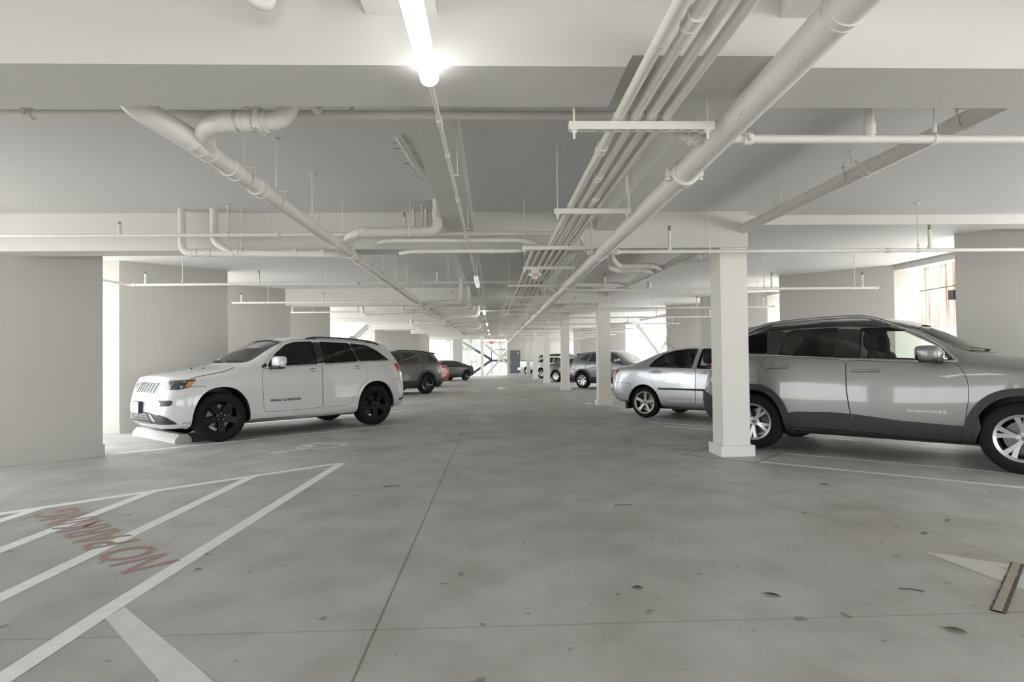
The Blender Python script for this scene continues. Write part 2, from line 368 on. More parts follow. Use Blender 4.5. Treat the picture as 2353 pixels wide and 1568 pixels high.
    bm = bmesh.new(); box(bm, (-.19, -.03, -.11), (.19, .03, .11)); link('case', bm, pmat('sign_red', (.62, .06, .06), .5, emit=(.9, .1, .1), estr=.35), ex)
    t = text_mesh('EXIT', .17, .005); t.transform(Matrix.Translation((0, -.033, -.06)) @ Matrix.Rotation(pi / 2, 4, 'X')); o = bpy.data.objects.new('lettering', t); COL.objects.link(o); o.parent = ex; t.materials.append(M_WHITE)
    o = tube('rod', [(0, 0, .11), (0, 0, lvl(1.7, 50) - 2.93)], .012, M_STEEL, ex, 8)
def text_mesh(s, size, ext=0., sx=1., off=0., align='CENTER', spacing=1.):
    cu = bpy.data.curves.new('lettering', 'FONT'); cu.body = s; cu.size = size; cu.extrude = ext; cu.offset = off; cu.align_x = align; cu.space_character = spacing
    cu.resolution_u = 4
    o = bpy.data.objects.new('lettering', cu); COL.objects.link(o)
    me = bpy.data.meshes.new_from_object(o.evaluated_get(bpy.context.evaluated_depsgraph_get()))
    bpy.data.objects.remove(o); bpy.data.curves.remove(cu)
    if sx != 1.: me.transform(Matrix.Diagonal((sx, 1, 1, 1)))
    me.materials.clear()
    return me


build_far_end()
def build_outside():
    M_GND = pmat('pale_ground', (.46, .45, .42), .9, var=.1, scale=1.5)
    bm = bmesh.new(); box(bm, (-45, -30, -.3), (-8.3, 90, -.03)); struct(link('ground_left', bm, M_GND), 'pale ground outside on the left', 'ground')
    bm = bmesh.new(); box(bm, (9.4, -30, -.3), (45, 90, -.03)); struct(link('ground_right', bm, pmat('white_pavement', (.78, .77, .74), .9, var=.05)), 'pale ground outside on the right', 'ground')
    bm = bmesh.new(); box(bm, (-8.3, -30, -.3), (9.4, -6.5, -.03)); struct(link('ground_back', bm, M_GND), 'pale ground outside behind the camera', 'ground')
    bm = bmesh.new(); box(bm, (-8.3, 56.2, -.3), (9.4, 90, -.03)); struct(link('ground_far', bm, M_GND), 'pale ground beyond the far end', 'ground')
    # retaining wall with stained board marks (right)
    m = bpy.data.materials.new('stained_boards'); m.use_nodes = True; nt = m.node_tree; b = nt.nodes['Principled BSDF']; b.inputs['Roughness'].default_value = .9
    tc = nt.nodes.new('ShaderNodeTexCoord'); mp = nt.nodes.new('ShaderNodeMapping'); mp.inputs['Scale'].default_value = (1, 9, .55)
    n = nt.nodes.new('ShaderNodeTexNoise'); n.inputs['Scale'].default_value = .9; n.inputs['Detail'].default_value = 6
    r = nt.nodes.new('ShaderNodeValToRGB'); r.color_ramp.elements[0].position = .36; r.color_ramp.elements[0].color = (.13, .08, .045, 1); r.color_ramp.elements[1].position = .56; r.color_ramp.elements[1].color = (.24, .22, .195, 1)
    nt.links.new(tc.outputs['Object'], mp.inputs[0]); nt.links.new(mp.outputs[0], n.inputs['Vector']); nt.links.new(n.outputs['Fac'], r.inputs[0]); nt.links.new(r.outputs[0], b.inputs['Base Color'])
    wl = struct(empty('wall_outside', (12.6, 12, 0)), 'retaining wall of brown stained boards outside on the right', 'wall')
    bm = bmesh.new(); box(bm, (0, -13, 0), (.3, 14, 2.03)); link('wall_base', bm, M_CONC, wl)
    bm = bmesh.new()
    for k in range(84):
        y = -12.95 + k * .32
        box(bm, (-.03, y, 2.03), (.25, y + .31, 3.13)); box(bm, (-.03, y, 3.15), (.25, y + .31, 4.6))
    link('board_cladding', bm, m, wl)
    bm = bmesh.new(); box(bm, (-.2, -13, 4.6), (.4, 14, 4.8)); link('coping', bm, M_CONC, wl)
    bm = bmesh.new(); box(bm, (14.5, 24.5, 0), (14.8, 60, 2.1))
    for k in range(110): box(bm, (14.46, 24.5 + k * .32, 0), (14.5, 24.8 + k * .32, 2.1))
    struct(link('wall_outside', bm, pmat('fence_pale', (.55, .52, .47), .8)), 'pale board fence outside behind the right brace', 'fence')
    bm = bmesh.new(); box(bm, (-9, 69, -.1), (-2.6, 69.4, 3.0)); struct(link('wall_outside', bm, M_CONC), 'low white wall outside beyond the far opening', 'wall')
    for x, y in ((-11.5, 35.4), (-11.8, 40)):
        bm = bmesh.new(); box(bm, (x, y, 0), (x + .4, y + .4, 5)); struct(link('column', bm, M_COLUMN), 'pale post outside the left opening', 'column')
    # trees: leaf clusters on a trunk
    M_LEAF = pmat('leaf_green', (.38, .43, .33), .6, var=.35, scale=2.5); M_LEAF2 = pmat('leaf_olive', (.42, .45, .37), .6, var=.35, scale=2.5)
    M_BARK = pmat('bark', (.30, .26, .22), .9)
    def tree(x, y, h, r, label, mat, n=4800, z0=.3):
        t = empty('tree', (x, y, -.05), label, 'tree', 'trees outside the garage')
        tube('trunk', [(0, 0, 0), (.1, .05, h * .4), (0, 0, h * .75)], .13, M_BARK, t, 8)
        bm = bmesh.new(); rg = random.Random(int(x * 31 + y * 7))
        cl = [(rg.gauss(0, r * .45), rg.gauss(0, r * .45), rg.uniform(z0, h), rg.uniform(.35, .6) * r) for _ in range(16)]
        for _ in range(n):
            c = rg.choice(cl); v = Vector((rg.gauss(0, 1), rg.gauss(0, 1), rg.gauss(0, 1))).normalized() * c[3] * rg.uniform(.6, 1)
            p = Vector((c[0], c[1], c[2])) + v
            if p.z < .05: continue
            a = Vector((rg.uniform(-1, 1), rg.uniform(-1, 1), rg.uniform(-1, 1))).normalized() * .13; b2 = a.cross(Vector((rg.uniform(-1, 1), rg.uniform(-1, 1), 1))).normalized() * .07
            bm.faces.new([bm.verts.new(p + q) for q in (a, b2, -a, -b2)])
        link('foliage', bm, mat, t, recalc=False)
    tree(-15, 27, 5.5, 2.4, 'leafy tree outside the wide left opening, nearer one', M_LEAF)
    tree(-17, 36, 6., 2.4, 'leafy tree outside the wide left opening, farther one', M_LEAF2)
    tree(-18, 45, 6., 2.4, 'leafy tree glimpsed past the left brace', M_LEAF)
    tree(17, 36, 6.5, 2.6, 'leafy tree behind the pale board fence, nearer one', M_LEAF)
    tree(19, 46, 7., 2.8, 'leafy tree behind the pale board fence, farther one', M_LEAF2)
    for k, (x, y, h, r) in enumerate(((-17, 78, 7, 2.4), (-6, 78, 6.5, 2.4), (-2.8, 64, 6, 2.0), (.8, 71, 6.5, 2.0), (4.6, 64, 6.5, 2.0))):
        tree(x, y, h, r, 'leafy tree beyond the far end, %s from the left' % ORD[k], M_LEAF2 if k % 2 else M_LEAF, z0=(3 if k < 2 else .3))
build_outside()
# ------------------------------------------------------------------ pipes, conduits and lamps under the ceiling
MAIN_X = 1.27
MAIN = [(-3., 2.475), (2.03, 2.451), (3.69, 2.427), (15.37, 2.539), (47.2, 2.907), (52.5, 2.965)]
def main_z(y):
    for (a, za), (b, zb) in zip(MAIN, MAIN[1:]):
        if y <= b: return za + (zb - za) * (y - a) / (b - a)
    return MAIN[-1][1]
def grooved(parent, p, d, r):
    """grooved pipe coupling: a fat sleeve with two bolt lugs"""
    p, d = Vector(p), Vector(d).normalized(); bm = bmesh.new()
    sweep(bm, [p - d * .03, p - d * .024, p + d * .024, p + d * .03], [r * 1.12, r * 1.38, r * 1.38, r * 1.12], 14)
    s = d.cross(Vector((0, 0, 1))).normalized()
    for sg in (-1, 1):
        c = p + s * sg * r * 1.55
        sweep(bm, [c - Vector((0, 0, r * .75)), c + Vector((0, 0, r * .45))], r * .26 + .002, 8)
        sweep(bm, [p + s * sg * r * 1.1, p + s * sg * r * 1.85], r * .5, 8)
    return link('coupling', bm, M_PIPE, parent, smooth=True)
def rod_hanger(parent, p, top, r):
    """threaded rod with a ring round the pipe"""
    bm = bmesh.new(); p = Vector(p)
    sweep(bm, [(p.x, p.y, p.z + r + .03), (p.x, p.y, top)], .0055, 6)
    sweep(bm, [(p.x, p.y, p.z + r + .012), (p.x, p.y, p.z + r + .055)], .012, 8)
    sweep(bm, [(p.x, p.y, top - .012), (p.x, p.y, top)], .022, 8)
    sweep(bm, [p - Vector((.012, 0, 0)), p + Vector((.012, 0, 0))], r + .006, 14)
    return link('hanger', bm, M_PIPE, parent, smooth=True)
def sprinkler(parent, p, h):
    x, y, z = p; bm = bmesh.new()
    sweep(bm, [(x, y, z), (x, y, z + .05), (x, y, z + .051), (x, y, z + h * .62), (x, y, z + h * .621), (x, y, z + h * .8), (x, y, z + h * .81), (x, y, z + h - .055)],
          [.024, .024, .0165, .0165, .021, .021, .017, .017], 12)
    o = link('sprinkler_riser', bm, M_PIPE, parent, smooth=True)
    bm = bmesh.new(); zz = z + h - .055
    sweep(bm, [(x, y, zz), (x, y, zz + .012)], .014, 8)
    for s in (-1, 1): sweep(bm, [(x + s * .011, y, zz + .01), (x + s * .014, y, zz + .035), (x + s * .006, y, zz + .05)], .0035, 6)
    sweep(bm, [(x, y, zz + .05), (x, y, zz + .054)], .018, 10); sweep(bm, [(x, y, zz + .012), (x, y, zz + .05)], .003, 6)
    link('sprinkler_head', bm, M_BRASS, o, smooth=True)

def build_main():
    t = empty('sprinkler_main', (MAIN_X, 0, 0), 'thick white fire main running the length of the ceiling, right of the conduits', 'pipe')
    pts = [(0, y, z) for y, z in MAIN]
    tube('pipe', fillet(pts, .6), .0735, M_RUSTY, t, 24)
    for y in (1.98, 6.6, 11.2, 15.8, 20.4, 25, 29.6, 34.2, 38.8):
        d = (Vector((0, y + .1, main_z(y + .1))) - Vector((0, y - .1, main_z(y - .1))))
        collar('coupling', (0, y, main_z(y)), d, .0765, .05, M_PIPE, t, 24, .003)
    for y in (3.69, 9.5, 15.4, 24.2):
        p = Vector((0, y, main_z(y))); d = Vector((0, 1, .01)).normalized(); bm = bmesh.new()
        sweep(bm, [p - d * .045, p - d * .035, p + d * .035, p + d * .045], [.08, .09, .09, .08], 24)
        for s in (-1, 1):
            sweep(bm, [p + Vector((s * .07, 0, 0)), p + Vector((s * .12, 0, 0))], .028, 8)
            sweep(bm, [p + Vector((s * .105, 0, -.045)), p + Vector((s * .105, 0, .035))], .012, 8); sweep(bm, [p + Vector((s * .105, 0, -.048)), p + Vector((s * .105, 0, -.03))], .018, 6)
        link('grooved_coupling', bm, M_PIPE, t, smooth=True)
    for y in (5.2, 9.6, 12.6, 17.5, 21.8, 26, 31, 36): rod_hanger(t, (0, y, main_z(y)), lvl(1.70, y), .0735)
build_main()

BR_Y = [3.16, 6.56, 10.39, 14.28, 17.87, 21.7, 25.5, 29.3, 33.2, 37.0, 40.9, 44.7, 48.5]
BR_REL = [1.376, 1.35, 1.248, 1.25, 1.25] + [1.25] * 8
def build_branches():
    for i, (y, rel) in enumerate(zip(BR_Y, BR_REL)):
        big = i == 0; r = .0245 if big else .0225
        zl = lvl(rel, y); zr = main_z(y) + (.012 if i < 3 else 0)
        t = empty('sprinkler_branch', (0, y, 0), 'thin white sprinkler branch pipe crossing the ceiling, %s from the camera' % ORD[i], 'pipe', None)
        # run on the left of the main, dropping by an elbow to the main's height
        yo = .14 if big else 0.
        pts = [(-8, yo, zl), (1.02, yo, zl), (1.08, 0, zr), (MAIN_X, 0, zr)] if i < 2 else [(-6.4, 0, zl), (1.0, 0, zl), (1.09, 0, zr), (MAIN_X, 0, zr)]
        if i == 2: pts = [(-7.1, -1.3, zl + .10), (-6.5, 0, zl)] + pts[1:]
        if i > 8: pts = [(-5.1, 0, zl)] + pts[1:]
        tube('pipe', pts, r, M_PIPE, t, 12, bend=.09)
        tube('pipe', [(MAIN_X, 0, zr), (8 if i < 2 else 7.15 if i < 9 else 6.6, 0 if i < 2 else -.03, zr)], r, M_PIPE, t, 12)
        ends = [x for x in (-6.4 if i < 9 else -5.1,) if i > 2]
        for x in ends: grooved(t, (x, 0, zl), (1, 0, 0), r)
        if i >= 2: grooved(t, (7.15 if i < 9 else 6.6, -.03, zr), (1, 0, 0), r)
        for x in ((-2.45, -5.65 if i < 9 else -4.8) if i > 2 else (-2.62 if big else -2.44, -6.4)): grooved(t, (x, yo, zl), (1, 0, 0), r)
        grooved(t, (1.14, 0, zr), (1, 0, 0), r * 1.15); grooved(t, (1.45, 0, zr), (1, 0, 0), r * 1.1); grooved(t, (4.68, 0, zr), (1, 0, 0), r)
        if i > 8: continue
        top = lvl(1.69, y)
        for x in (-5.55, -3.0, -.8): rod_hanger(t, (x, yo, zl), top, r)
        for x in (2.54, 5.04, 6.75): rod_hanger(t, (x, 0, zr), top, r)
        for x in ((-6.2, -4.2, -1.0) if not big else ()): sprinkler(t, (x, 0, zl), .15 if i == 1 and x < -3 and x > -5 else .24)
        for x in ((2.07, 5.18, 6.9) if not big else ()): sprinkler(t, (x, 0, zr), .30)
        if big:
            tube('riser', [(2.16, 0, zr), (2.16, 0, zr + .075), (2.16, 0, zr + .076), (2.16, 0, top)], .025, M_PIPE, t, 12)
            collar('riser_cap', (2.16, 0, zr + .055), (0, 0, 1), .031, .07, M_PIPE, t)
build_branches()

TRAP_Y = [-1.2, .9, 2.90, 4.70, 6.38, 7.95, 10.11, 12.35, 14.22, 16.2, 18.2, 20.2, 22.2, 24.2, 26.2, 28.2, 30.2, 32.2, 34.2, 36.2]
TRAP_X = {2: (.40, 1.155), 3: (.52, 1.16), 4: (.335, 1.16), 5: (.43, 1.16)}
def build_conduits():
    n = 0
    for k, (x, y0, r, label) in enumerate(((.66, -4, .026, 'white conduit, left edge of the bundle at the nearest strut'), (.74, -4, .026, 'white conduit second from the left at the nearest strut'),
                                     (.82, -4, .026, 'white conduit third from the left at the nearest strut'), (.90, -4, .026, 'white conduit at the right edge of the bundle'),
                                     (.49, 6.3, .024, 'white conduit joining the bundle from the left, outer one'), (.565, 6.25, .024, 'white conduit joining the bundle from the left, inner one'))):
        t = empty('conduit', (x, 0, 0), label, 'conduit', 'conduits of the ceiling bundle')
        z = lambda y: lvl(1.197, y)
        if k < 4: tube('pipe', [(0, y0, z(y0)), (0, 48, z(48))], r, M_RUSTY if k < 2 else M_PIPE, t, 14)
        else:
            xs = -.93 if k == 4 else -1.14
            yy = y0 + (.15 if k == 4 else -.0); zz = lvl(1.13 + (0.085 if k == 5 else 0.), yy)
            tube('pipe', [(xs - x - .12, yy + .12, zz + .0), (xs - x, yy, zz), (-.22, yy, zz), (0, yy + .22, z(yy + .22)), (0, 48, z(48))], r, M_PIPE, t, 12, bend=.14)
            for xx in (xs - x + .14, -.5): collar('coupling', (xx, yy, zz), (1, 0, 0), r + .005, .06, M_PIPE, t, 12)
        for j in range(5):
            y = [1.35 + .06 * k, 3.35 + .55 * (k % 4), 8.6 + .3 * k, 13.2 - .2 * k, 18 + .2 * k][j]
            if k == 1 and j == 0: y = 2.03
            if y > y0 + .4: collar('coupling', (0, y, z(y)), (0, 1, GRADE), r + .007, .085, M_PIPE, t, 14, .003)
    # struts
    for i, y in enumerate(TRAP_Y):
        x0, x1 = TRAP_X.get(i, (.28, 1.16)); z = lvl(1.148, y)
        t = empty('trapeze_hanger', ((x0 + x1) / 2, y, z), None, 'pipe hanger', 'trapeze hangers under the conduits')
        t['label'] = 'slotted strut on two rods carrying the conduits, %s in the row from the camera' % (ORD[i - 2] if i > 1 else ('first overhead' if i else 'second overhead'))
        h = (x1 - x0) / 2; bm = bmesh.new()
        # channel: two sides and a slotted bottom
        box(bm, (-h, -.021, -.02), (h, -.0185, .021)); box(bm, (-h, .0185, -.02), (h, .021, .021))
        nsl = 13; step = 2 * h / nsl
        box(bm, (-h, -.0185, -.0205), (h, -.007, -.018)); box(bm, (-h, .007, -.0205), (h, .0185, -.018))
        for s in range(nsl): box(bm, (-h + s * step, -.007, -.0205), (-h + s * step + step * .5, .007, -.018))
        box(bm, (-h, -.0185, .019), (h, -.008, .021)); box(bm, (-h, .008, .019), (h, .0185, .021))
        link('channel', bm, M_STEEL, t)
        for s in (-1, 1):
            xx = s * (h - .03); bm = bmesh.new(); top = lvl(1.70, y) - z
            sweep(bm, [(xx, 0, -.065), (xx, 0, top)], .006, 8); sweep(bm, [(xx, 0, -.035), (xx, 0, -.021)], .013, 6); sweep(bm, [(xx, 0, -.024), (xx, 0, -.0205)], .02, 10)
            sweep(bm, [(xx, 0, top - .012), (xx, 0, top)], .02, 8)
            link('rod', bm, M_STEEL, t, smooth=True)
        for k, xx in enumerate((.66, .74, .82, .90, .49, .565)):
            if (k > 3 and y < 6.8) or not (x0 < xx < x1): continue
            bm = bmesh.new(); c = Vector((xx - (x0 + x1) / 2, -.012, lvl(1.197, y) - z)); pts = [c + Vector((cos(a) * .029, 0, sin(a) * .029)) for a in [pi * (-.1 + 1.2 * q / 8) for q in range(9)]]
            sweep(bm, [pts[0] - Vector((0, 0, .03))] + pts + [pts[-1] - Vector((0, 0, .03))], .003, 6)
            link('strap', bm, M_STEEL, t, smooth=True)
build_conduits()

def clevis(parent, p, top, r):
    """clevis hanger: yoke, bottom loop, cross bolt, rod"""
    bm = bmesh.new(); p = Vector(p); w = r + .008
    loop = [p + Vector((w * cos(a), 0, w * sin(a))) for a in [pi + pi * k / 10 for k in range(11)]]
    loop = [Vector((-w, 0, .095)) + p] + loop + [Vector((w, 0, .095)) + p]
    def strap(pts, hw=.012):
        prev = None
        for q in pts:
            cur = [bm.verts.new(q + Vector((0, -hw, 0))), bm.verts.new(q + Vector((0, hw, 0)))]
            if prev: bm.faces.new((prev[0], prev[1], cur[1], cur[0]))
            prev = cur
    strap(loop)
    strap([p + Vector((-w - .003, 0, .06)), p + Vector((-w - .003, 0, .10)), p + Vector((-w * .55, 0, .135)), p + Vector((w * .55, 0, .135)), p + Vector((w + .003, 0, .10)), p + Vector((w + .003, 0, .06))])
    sweep(bm, [p + Vector((-w - .02, 0, .075)), p + Vector((w + .02, 0, .075))], .005, 6)
    sweep(bm, [p + Vector((0, 0, .10)), (p.x, p.y, top)], .006, 6); sweep(bm, [(p.x, p.y, top - .01), (p.x, p.y, top)], .03, 8)
    return link('clevis_hanger', bm, M_PIPE, parent)

def build_drain():
    X = -1.70; R = .0575; dz = lambda y: 2.452 + .0105 * y
    t = empty('drain_pipe', (X, 0, 0), 'thick grey white drain pipe sloping away along the left of the ceiling', 'pipe')
    y0 = 3.28
    tube('pipe', [(0, y0, dz(y0)), (0, 45, dz(45))], R, M_PIPE, t, 22)
    # upper elbow rising behind the near beam
    tube('elbow', [(-.20, 2.985, dz(3) + .30), (-.19, 3.0, dz(3) + .10), (0, 3.30, dz(3.3)), (0, 3.48, dz(3.5))], R + .007, M_PIPE, t, 22, bend=.10)
    tube('riser', [(-.20, 2.985, dz(3) + .25), (-.20, 2.985, lvl(1.7, 3))], R, M_PIPE, t, 18)
    for y in (3.42, 3.78, 4.2, 6.2, 6.9, 7.35, 7.8, 10.3, 12.9, 13.6, 15.2, 16.0, 16.9, 18.6, 20.2, 23): collar('coupling', (0, y, dz(y)), (0, 1, .01), R + .006, .11, M_PIPE, t, 22, .004)
    for y in (3.98, 4.55, 5.45, 6.55, 7.75, 8.9, 10.1, 11.4, 12.7, 14.2, 16.4, 18.6, 21, 24, 27): clevis(t, (0, y, dz(y)), lvl(1.70, y), R)
    # wye branches: (y on the drain, run end x, y offset, z offset, radius, end rise?)
    def wye(y, xe, r, up=True, side=1, rise=.10, back=.22):
        yb = y - back; z0 = dz(y); zb = max(z0 + rise, 0)
        b = tube('branch_pipe', [(0, y + .02, z0), (side * .10, yb + .06, z0 + rise * .7), (side * .24, yb, zb), (side * xe, yb, zb)] + ([(side * xe, yb, lvl(1.70, yb))] if up else []), r, M_PIPE, t, 16, bend=.13)
        for xx in (.27, xe * .62, xe - .16):
            if xx < xe - .1: collar('coupling', (side * xx, yb, zb), (1, 0, 0), r + .006, .075, M_PIPE, b, 16, .003)
        if up: collar('coupling', (side * xe, yb, zb + .2), (0, 0, 1), r + .006, .07, M_PIPE, b, 16, .003)
        bm = bmesh.new(); xx = side * (xe * .72)
        box(bm, (xx - .012, yb - r - .008, zb - r - .006), (xx + .012, yb + r + .008, zb + r + .02)); sweep(bm, [(xx, yb, zb + r + .02), (xx, yb, lvl(1.70, yb))], .006, 6)
        link('strap_hanger', bm, M_PIPE, b)
    wye(3.45, .60, .052, rise=.05, back=.30); wye(6.72, 1.10, R, rise=.14, back=.35)
    for y, xe in ((13.7, .98), (15.3, 1.10), (16.2, .9), (17.2, 1.2), (18.4, 1.25), (20.6, 1.05), (22.2, 1.1), (24.6, 1.15), (27., 1.1), (30.1, 1.2), (32.5, 1.1)): wye(y, xe, R * (.9 if y < 20 else .8), rise=.03)
    wye(17.4, .95, R, side=-1, rise=.12, up=False); wye(18.4, 1.15, R * .8, side=-1, rise=.03); wye(17.0, 2.1, .04, side=-1, rise=.0); wye(23.5, 1.6, .05, side=-1, rise=.02); wye(26.5, 1.7, .05, side=-1, rise=.02)
    # pipe with two risers against the face of the second beam, left of the drain
    y = 6.78; z = lvl(1.185, y); r = .043
    b = tube('branch_pipe', [(-1.93, y, lvl(1.70, y)), (-1.93, y, z), (-.22, y, z - .02), (0, y + .12, dz(y) - .01)], r, M_PIPE, t, 14, bend=.12)
    c = tube('branch_pipe', [(-1.56, y, lvl(1.70, y)), (-1.56, y, z + .13), (-1.36, y, z)], r, M_PIPE, t, 14, bend=.08)
    for xx in (-1.78, -1.62, -1.30, -.62, -.30): collar('coupling', (xx, y, z), (1, 0, 0), r + .006, .06, M_PIPE, b, 14, .003)
    rod_hanger(b, (-1.24, y, z), lvl(1.70, y), r)
    # two short stubs at the beam face
    for x in (.77, .92):
        tube('stub', [(x, 6.82, lvl(1.70, 6.8)), (x, 6.82, lvl(1.43, 6.8)), (x, 6.66, lvl(1.40, 6.7))], .022, M_PIPE, t, 10, bend=.04)
build_drain()

def build_right_drain():
    X = 3.13; z = lambda y: lvl(1.482, y); R = .060
    t = empty('drain_pipe', (X, 0, 0), 'thick drain pipe sloping across the ceiling above the silver SUV and behind the near column', 'pipe')
    tube('pipe', [(0, 1.2, z(1.2)), (0, 48, z(48))], R, M_PIPE, t, 20)
    for y in (4.6, 8.3, 9.6, 11.4, 12.8, 14.2, 15.0, 16.4, 19, 22.6, 23.2, 26): collar('coupling', (0, y, z(y)), (0, 1, GRADE), R + .005, .09, M_PIPE, t, 20, .003)
    for y in (3.62, 4.83, 6.05, 9.2, 11.9, 13.4, 18, 21, 25): clevis(t, (0, y, z(y)), lvl(1.70, y), R)
    def wye(y, xe, r, side=-1, up=True, kink=0.):
        b = tube('branch_pipe', [(0, y + .1, z(y)), (side * .22, y - .12, z(y)), (side * (xe - .25), y - .12, z(y) + .0), (side * xe, y - .12 - kink, z(y) + .03)] + ([(side * xe, y - .12 - kink, lvl(1.7, y))] if up else []), r, M_PIPE, t, 16, bend=.1)
        for xx in (.3, xe * .5, xe * .7): collar('coupling', (side * xx, y - .12, z(y)), (1, 0, 0), r + .006, .07, M_PIPE, b, 16, .003)
    wye(10.75, 1.02, R * .95, kink=.25); wye(10.2, 1.12, R * .85, kink=.6); wye(13.1, 1.3, R * .9); wye(9.3, .55, R * .9, side=1, kink=.2); wye(14.6, .9, R * .9, side=1); wye(21.5, 1.1, R * .9); wye(23, 1.0, R * .9, side=1); wye(30, 1., R * .9)
build_right_drain()

def build_ceiling_bits():
    t = empty('pipe_stub', (-.92, 2.33, 2.62), 'short bent white pipe at the top edge, left of the lamp', 'pipe')
    tube('pipe', [(-.12, -.3, .14), (-.02, -.06, .02), (.035, -.02, .03), (.035, -.02, .315)], .024, M_PIPE, t, 14, bend=.05)
    collar('coupling', (-.075, -.2, .085), (-.1, -.24, .12), .029, .05, M_PIPE, t)
    t = empty('pipe_stub', (-.97, 3.25, 2.62), 'small hooked pipe stub hanging behind the near beam, left of the lamp conduit', 'pipe')
    tube('pipe', [(0, 0, .33), (0, 0, 0), (-.01, -.1, -.0), (-.05, -.1, .03)], .018, M_PIPE, t, 12, bend=.05)
    collar('coupling', (0, 0, .2), (0, 0, 1), .025, .04, M_PIPE, t)
    t = empty('ceiling_pipe', (-.7, 5, lvl(1.69, 5)), 'rough plastered pipe half buried in the ceiling beside the lengthwise beam', 'pipe')
    tube('pipe', [(-.03, -.55, .0), (.03, .1, -.015), (.16, .62, -.03)], .032, M_PIPE, t, 12)
    bm = bmesh.new()
    for k in range(10):
        a = -.5 + k * .12; o = .02 * sin(k * 2.3)
        box(bm, (-.075 + o + a * .12, a, -.004), (.075 + o + a * .12, a + .13, .02))
    link('plaster_patch', bm, M_CEIL, t)
    # fire strobe
    t = empty('fire_strobe', (.60, 7.93, lvl(1.127, 7.93)), 'white round fire alarm strobe lettered in red under the fourth strut', 'alarm')
    bm = bmesh.new(); box(bm, (-.055, -.04, -.055), (.055, .04, .0)); link('junction_box', bm, M_STEEL, t)
    bm = bmesh.new(); lathe(bm, [(0, -.055), (.085, -.055), (.093, -.07), (.088, -.09), (.05, -.112), (0, -.115)], 28, 'z'); link('dome', bm, pmat('white_plastic', (.8, .8, .79), .35), t, smooth=True)
    me = text_mesh('FIRE', .035, .001, 1.3); me.transform(Matrix.Translation((0, -.094, -.094)) @ Matrix.Rotation(radians(90), 4, 'X')); me.materials.append(pmat('letter_red', (.6, .05, .05), .5)); o = bpy.data.objects.new('lettering', me); COL.objects.link(o); o.parent = t
    bm = bmesh.new()
    for k in range(8): a = k * pi / 4; sweep(bm, [(.022 * cos(a), .022 * sin(a), -.108), (.024 * cos(a), .024 * sin(a), -.135)], .007, 8)
    link('strobe_lens', bm, pmat('lens_clear', (.85, .87, .88), .1), t, smooth=True)
    # lamp chain
    x = -.266; zc = lambda y: lvl(1.205, y)
    lamps = [-6.6, 1.30, 9.35, 17.4, 25.5, 33.6, 41.7]
    t = empty('lighting_conduit', (x, 0, 0), 'thin white conduit linking the tube lamps along the ceiling', 'conduit')
    for a, b in zip(lamps, lamps[1:]):
        tube('pipe', [(0, a + 1.22, zc(a + 1.22)), (0, b, zc(b))], .0115, M_PIPE, t, 10)
    for y in (2.98, 3.5, 4.55, 6.0, 7.6, 11.8, 13.8, 15.8, 19.8, 22): collar('coupling', (0, y, zc(y)), (0, 1, GRADE), .0175, .07 if y != 3.5 else .03, M_PIPE, t, 10)
    for y in (3.9, 5.6, 8.6, 12.6, 16, 20, 23.5):
        bm = bmesh.new(); sweep(bm, [(.035, y, zc(y)), (.035, y, lvl(1.465, y))], .004, 6); sweep(bm, [(-.02, y, zc(y)), (.05, y, zc(y))], .006, 6); link('hanger', bm, M_PIPE, t, smooth=True)
    for i, y in enumerate(lamps):
        t = empty('tube_lamp', (x, y, zc(y)), None, 'lamp', 'tube lamps along the ceiling')
        t['label'] = ['tube lamp behind the camera', 'bright white tube lamp at the top edge of the view'][i] if i < 2 else 'small tube lamp on the ceiling conduit, %s from the camera' % ORD[i - 1]
        t.rotation_euler = (math.atan(GRADE), 0, 0)
        bm = bmesh.new(); prof = [(0, 0), (.026, .003), (.037, .015), (.041, .035), (.041, 1.185), (.037, 1.205), (.026, 1.217), (0, 1.22)]
        lathe(bm, prof, 24, 'y'); link('diffuser', bm, M_LAMP if i != 2 else pmat('lamp_diffuser_dim', (.9, .91, .92), .25, emit=(1, 1, 1), estr=.35), t, smooth=True)
        for yy in (.02, 1.2): collar('end_cap', (0, yy, 0), (0, 1, 0), .0425, .012, M_STEEL, t, 24)
        bm = bmesh.new(); box(bm, (-.022, .12, .03), (.022, 1.1, .055)); link('gear_tray', bm, M_STEEL, t)
        for yy in (.25, .95):
            bm = bmesh.new(); sweep(bm, [(0, yy, .05), (0, yy, lvl(1.465, y) - zc(y))], .004, 6); link('hanger', bm, M_PIPE, t)
build_ceiling_bits()
# ------------------------------------------------------------------ vehicles: a smooth lofted body, cut for wheels and glass, with panels, lamps and trim laid on its surface
M_TYRE = pmat('tyre_rubber', (.013, .013, .012), .8, spec=.25, bump=.2, bscale=120)
M_TRIMBLK = pmat('trim_black', (.028, .028, .028), .5)
M_CLAD = pmat('cladding_black', (.032, .032, .034), .6, bump=.1, bscale=300)
M_GLOSSBLK = pmat('gloss_black', (.012, .012, .012), .12, coat=.6)
M_CABIN = pmat('cabin_dark', (.06, .06, .058), .8)
M_SEATBLK = pmat('seat_charcoal', (.045, .045, .045), .75)
M_SEATGRY = pmat('seat_grey', (.24, .235, .22), .85)
M_CHROME = pmat('chrome', (.75, .75, .74), .12, metal=1)
M_ALLOY = pmat('alloy_silver', (.62, .63, .64), .28, metal=.9, coat=.3)
M_ALLOYDK = pmat('alloy_dark', (.16, .16, .16), .45, metal=.6)  # dark grey alloy for barrels, hub caps, bars and lettering
M_DISC = pmat('brake_disc', (.17, .17, .17), .4, metal=.9)
M_SEAM = pmat('panel_gap', (.02, .02, .02), .8)
M_AMBER = pmat('lens_amber', (.72, .28, .06), .15, coat=.5)
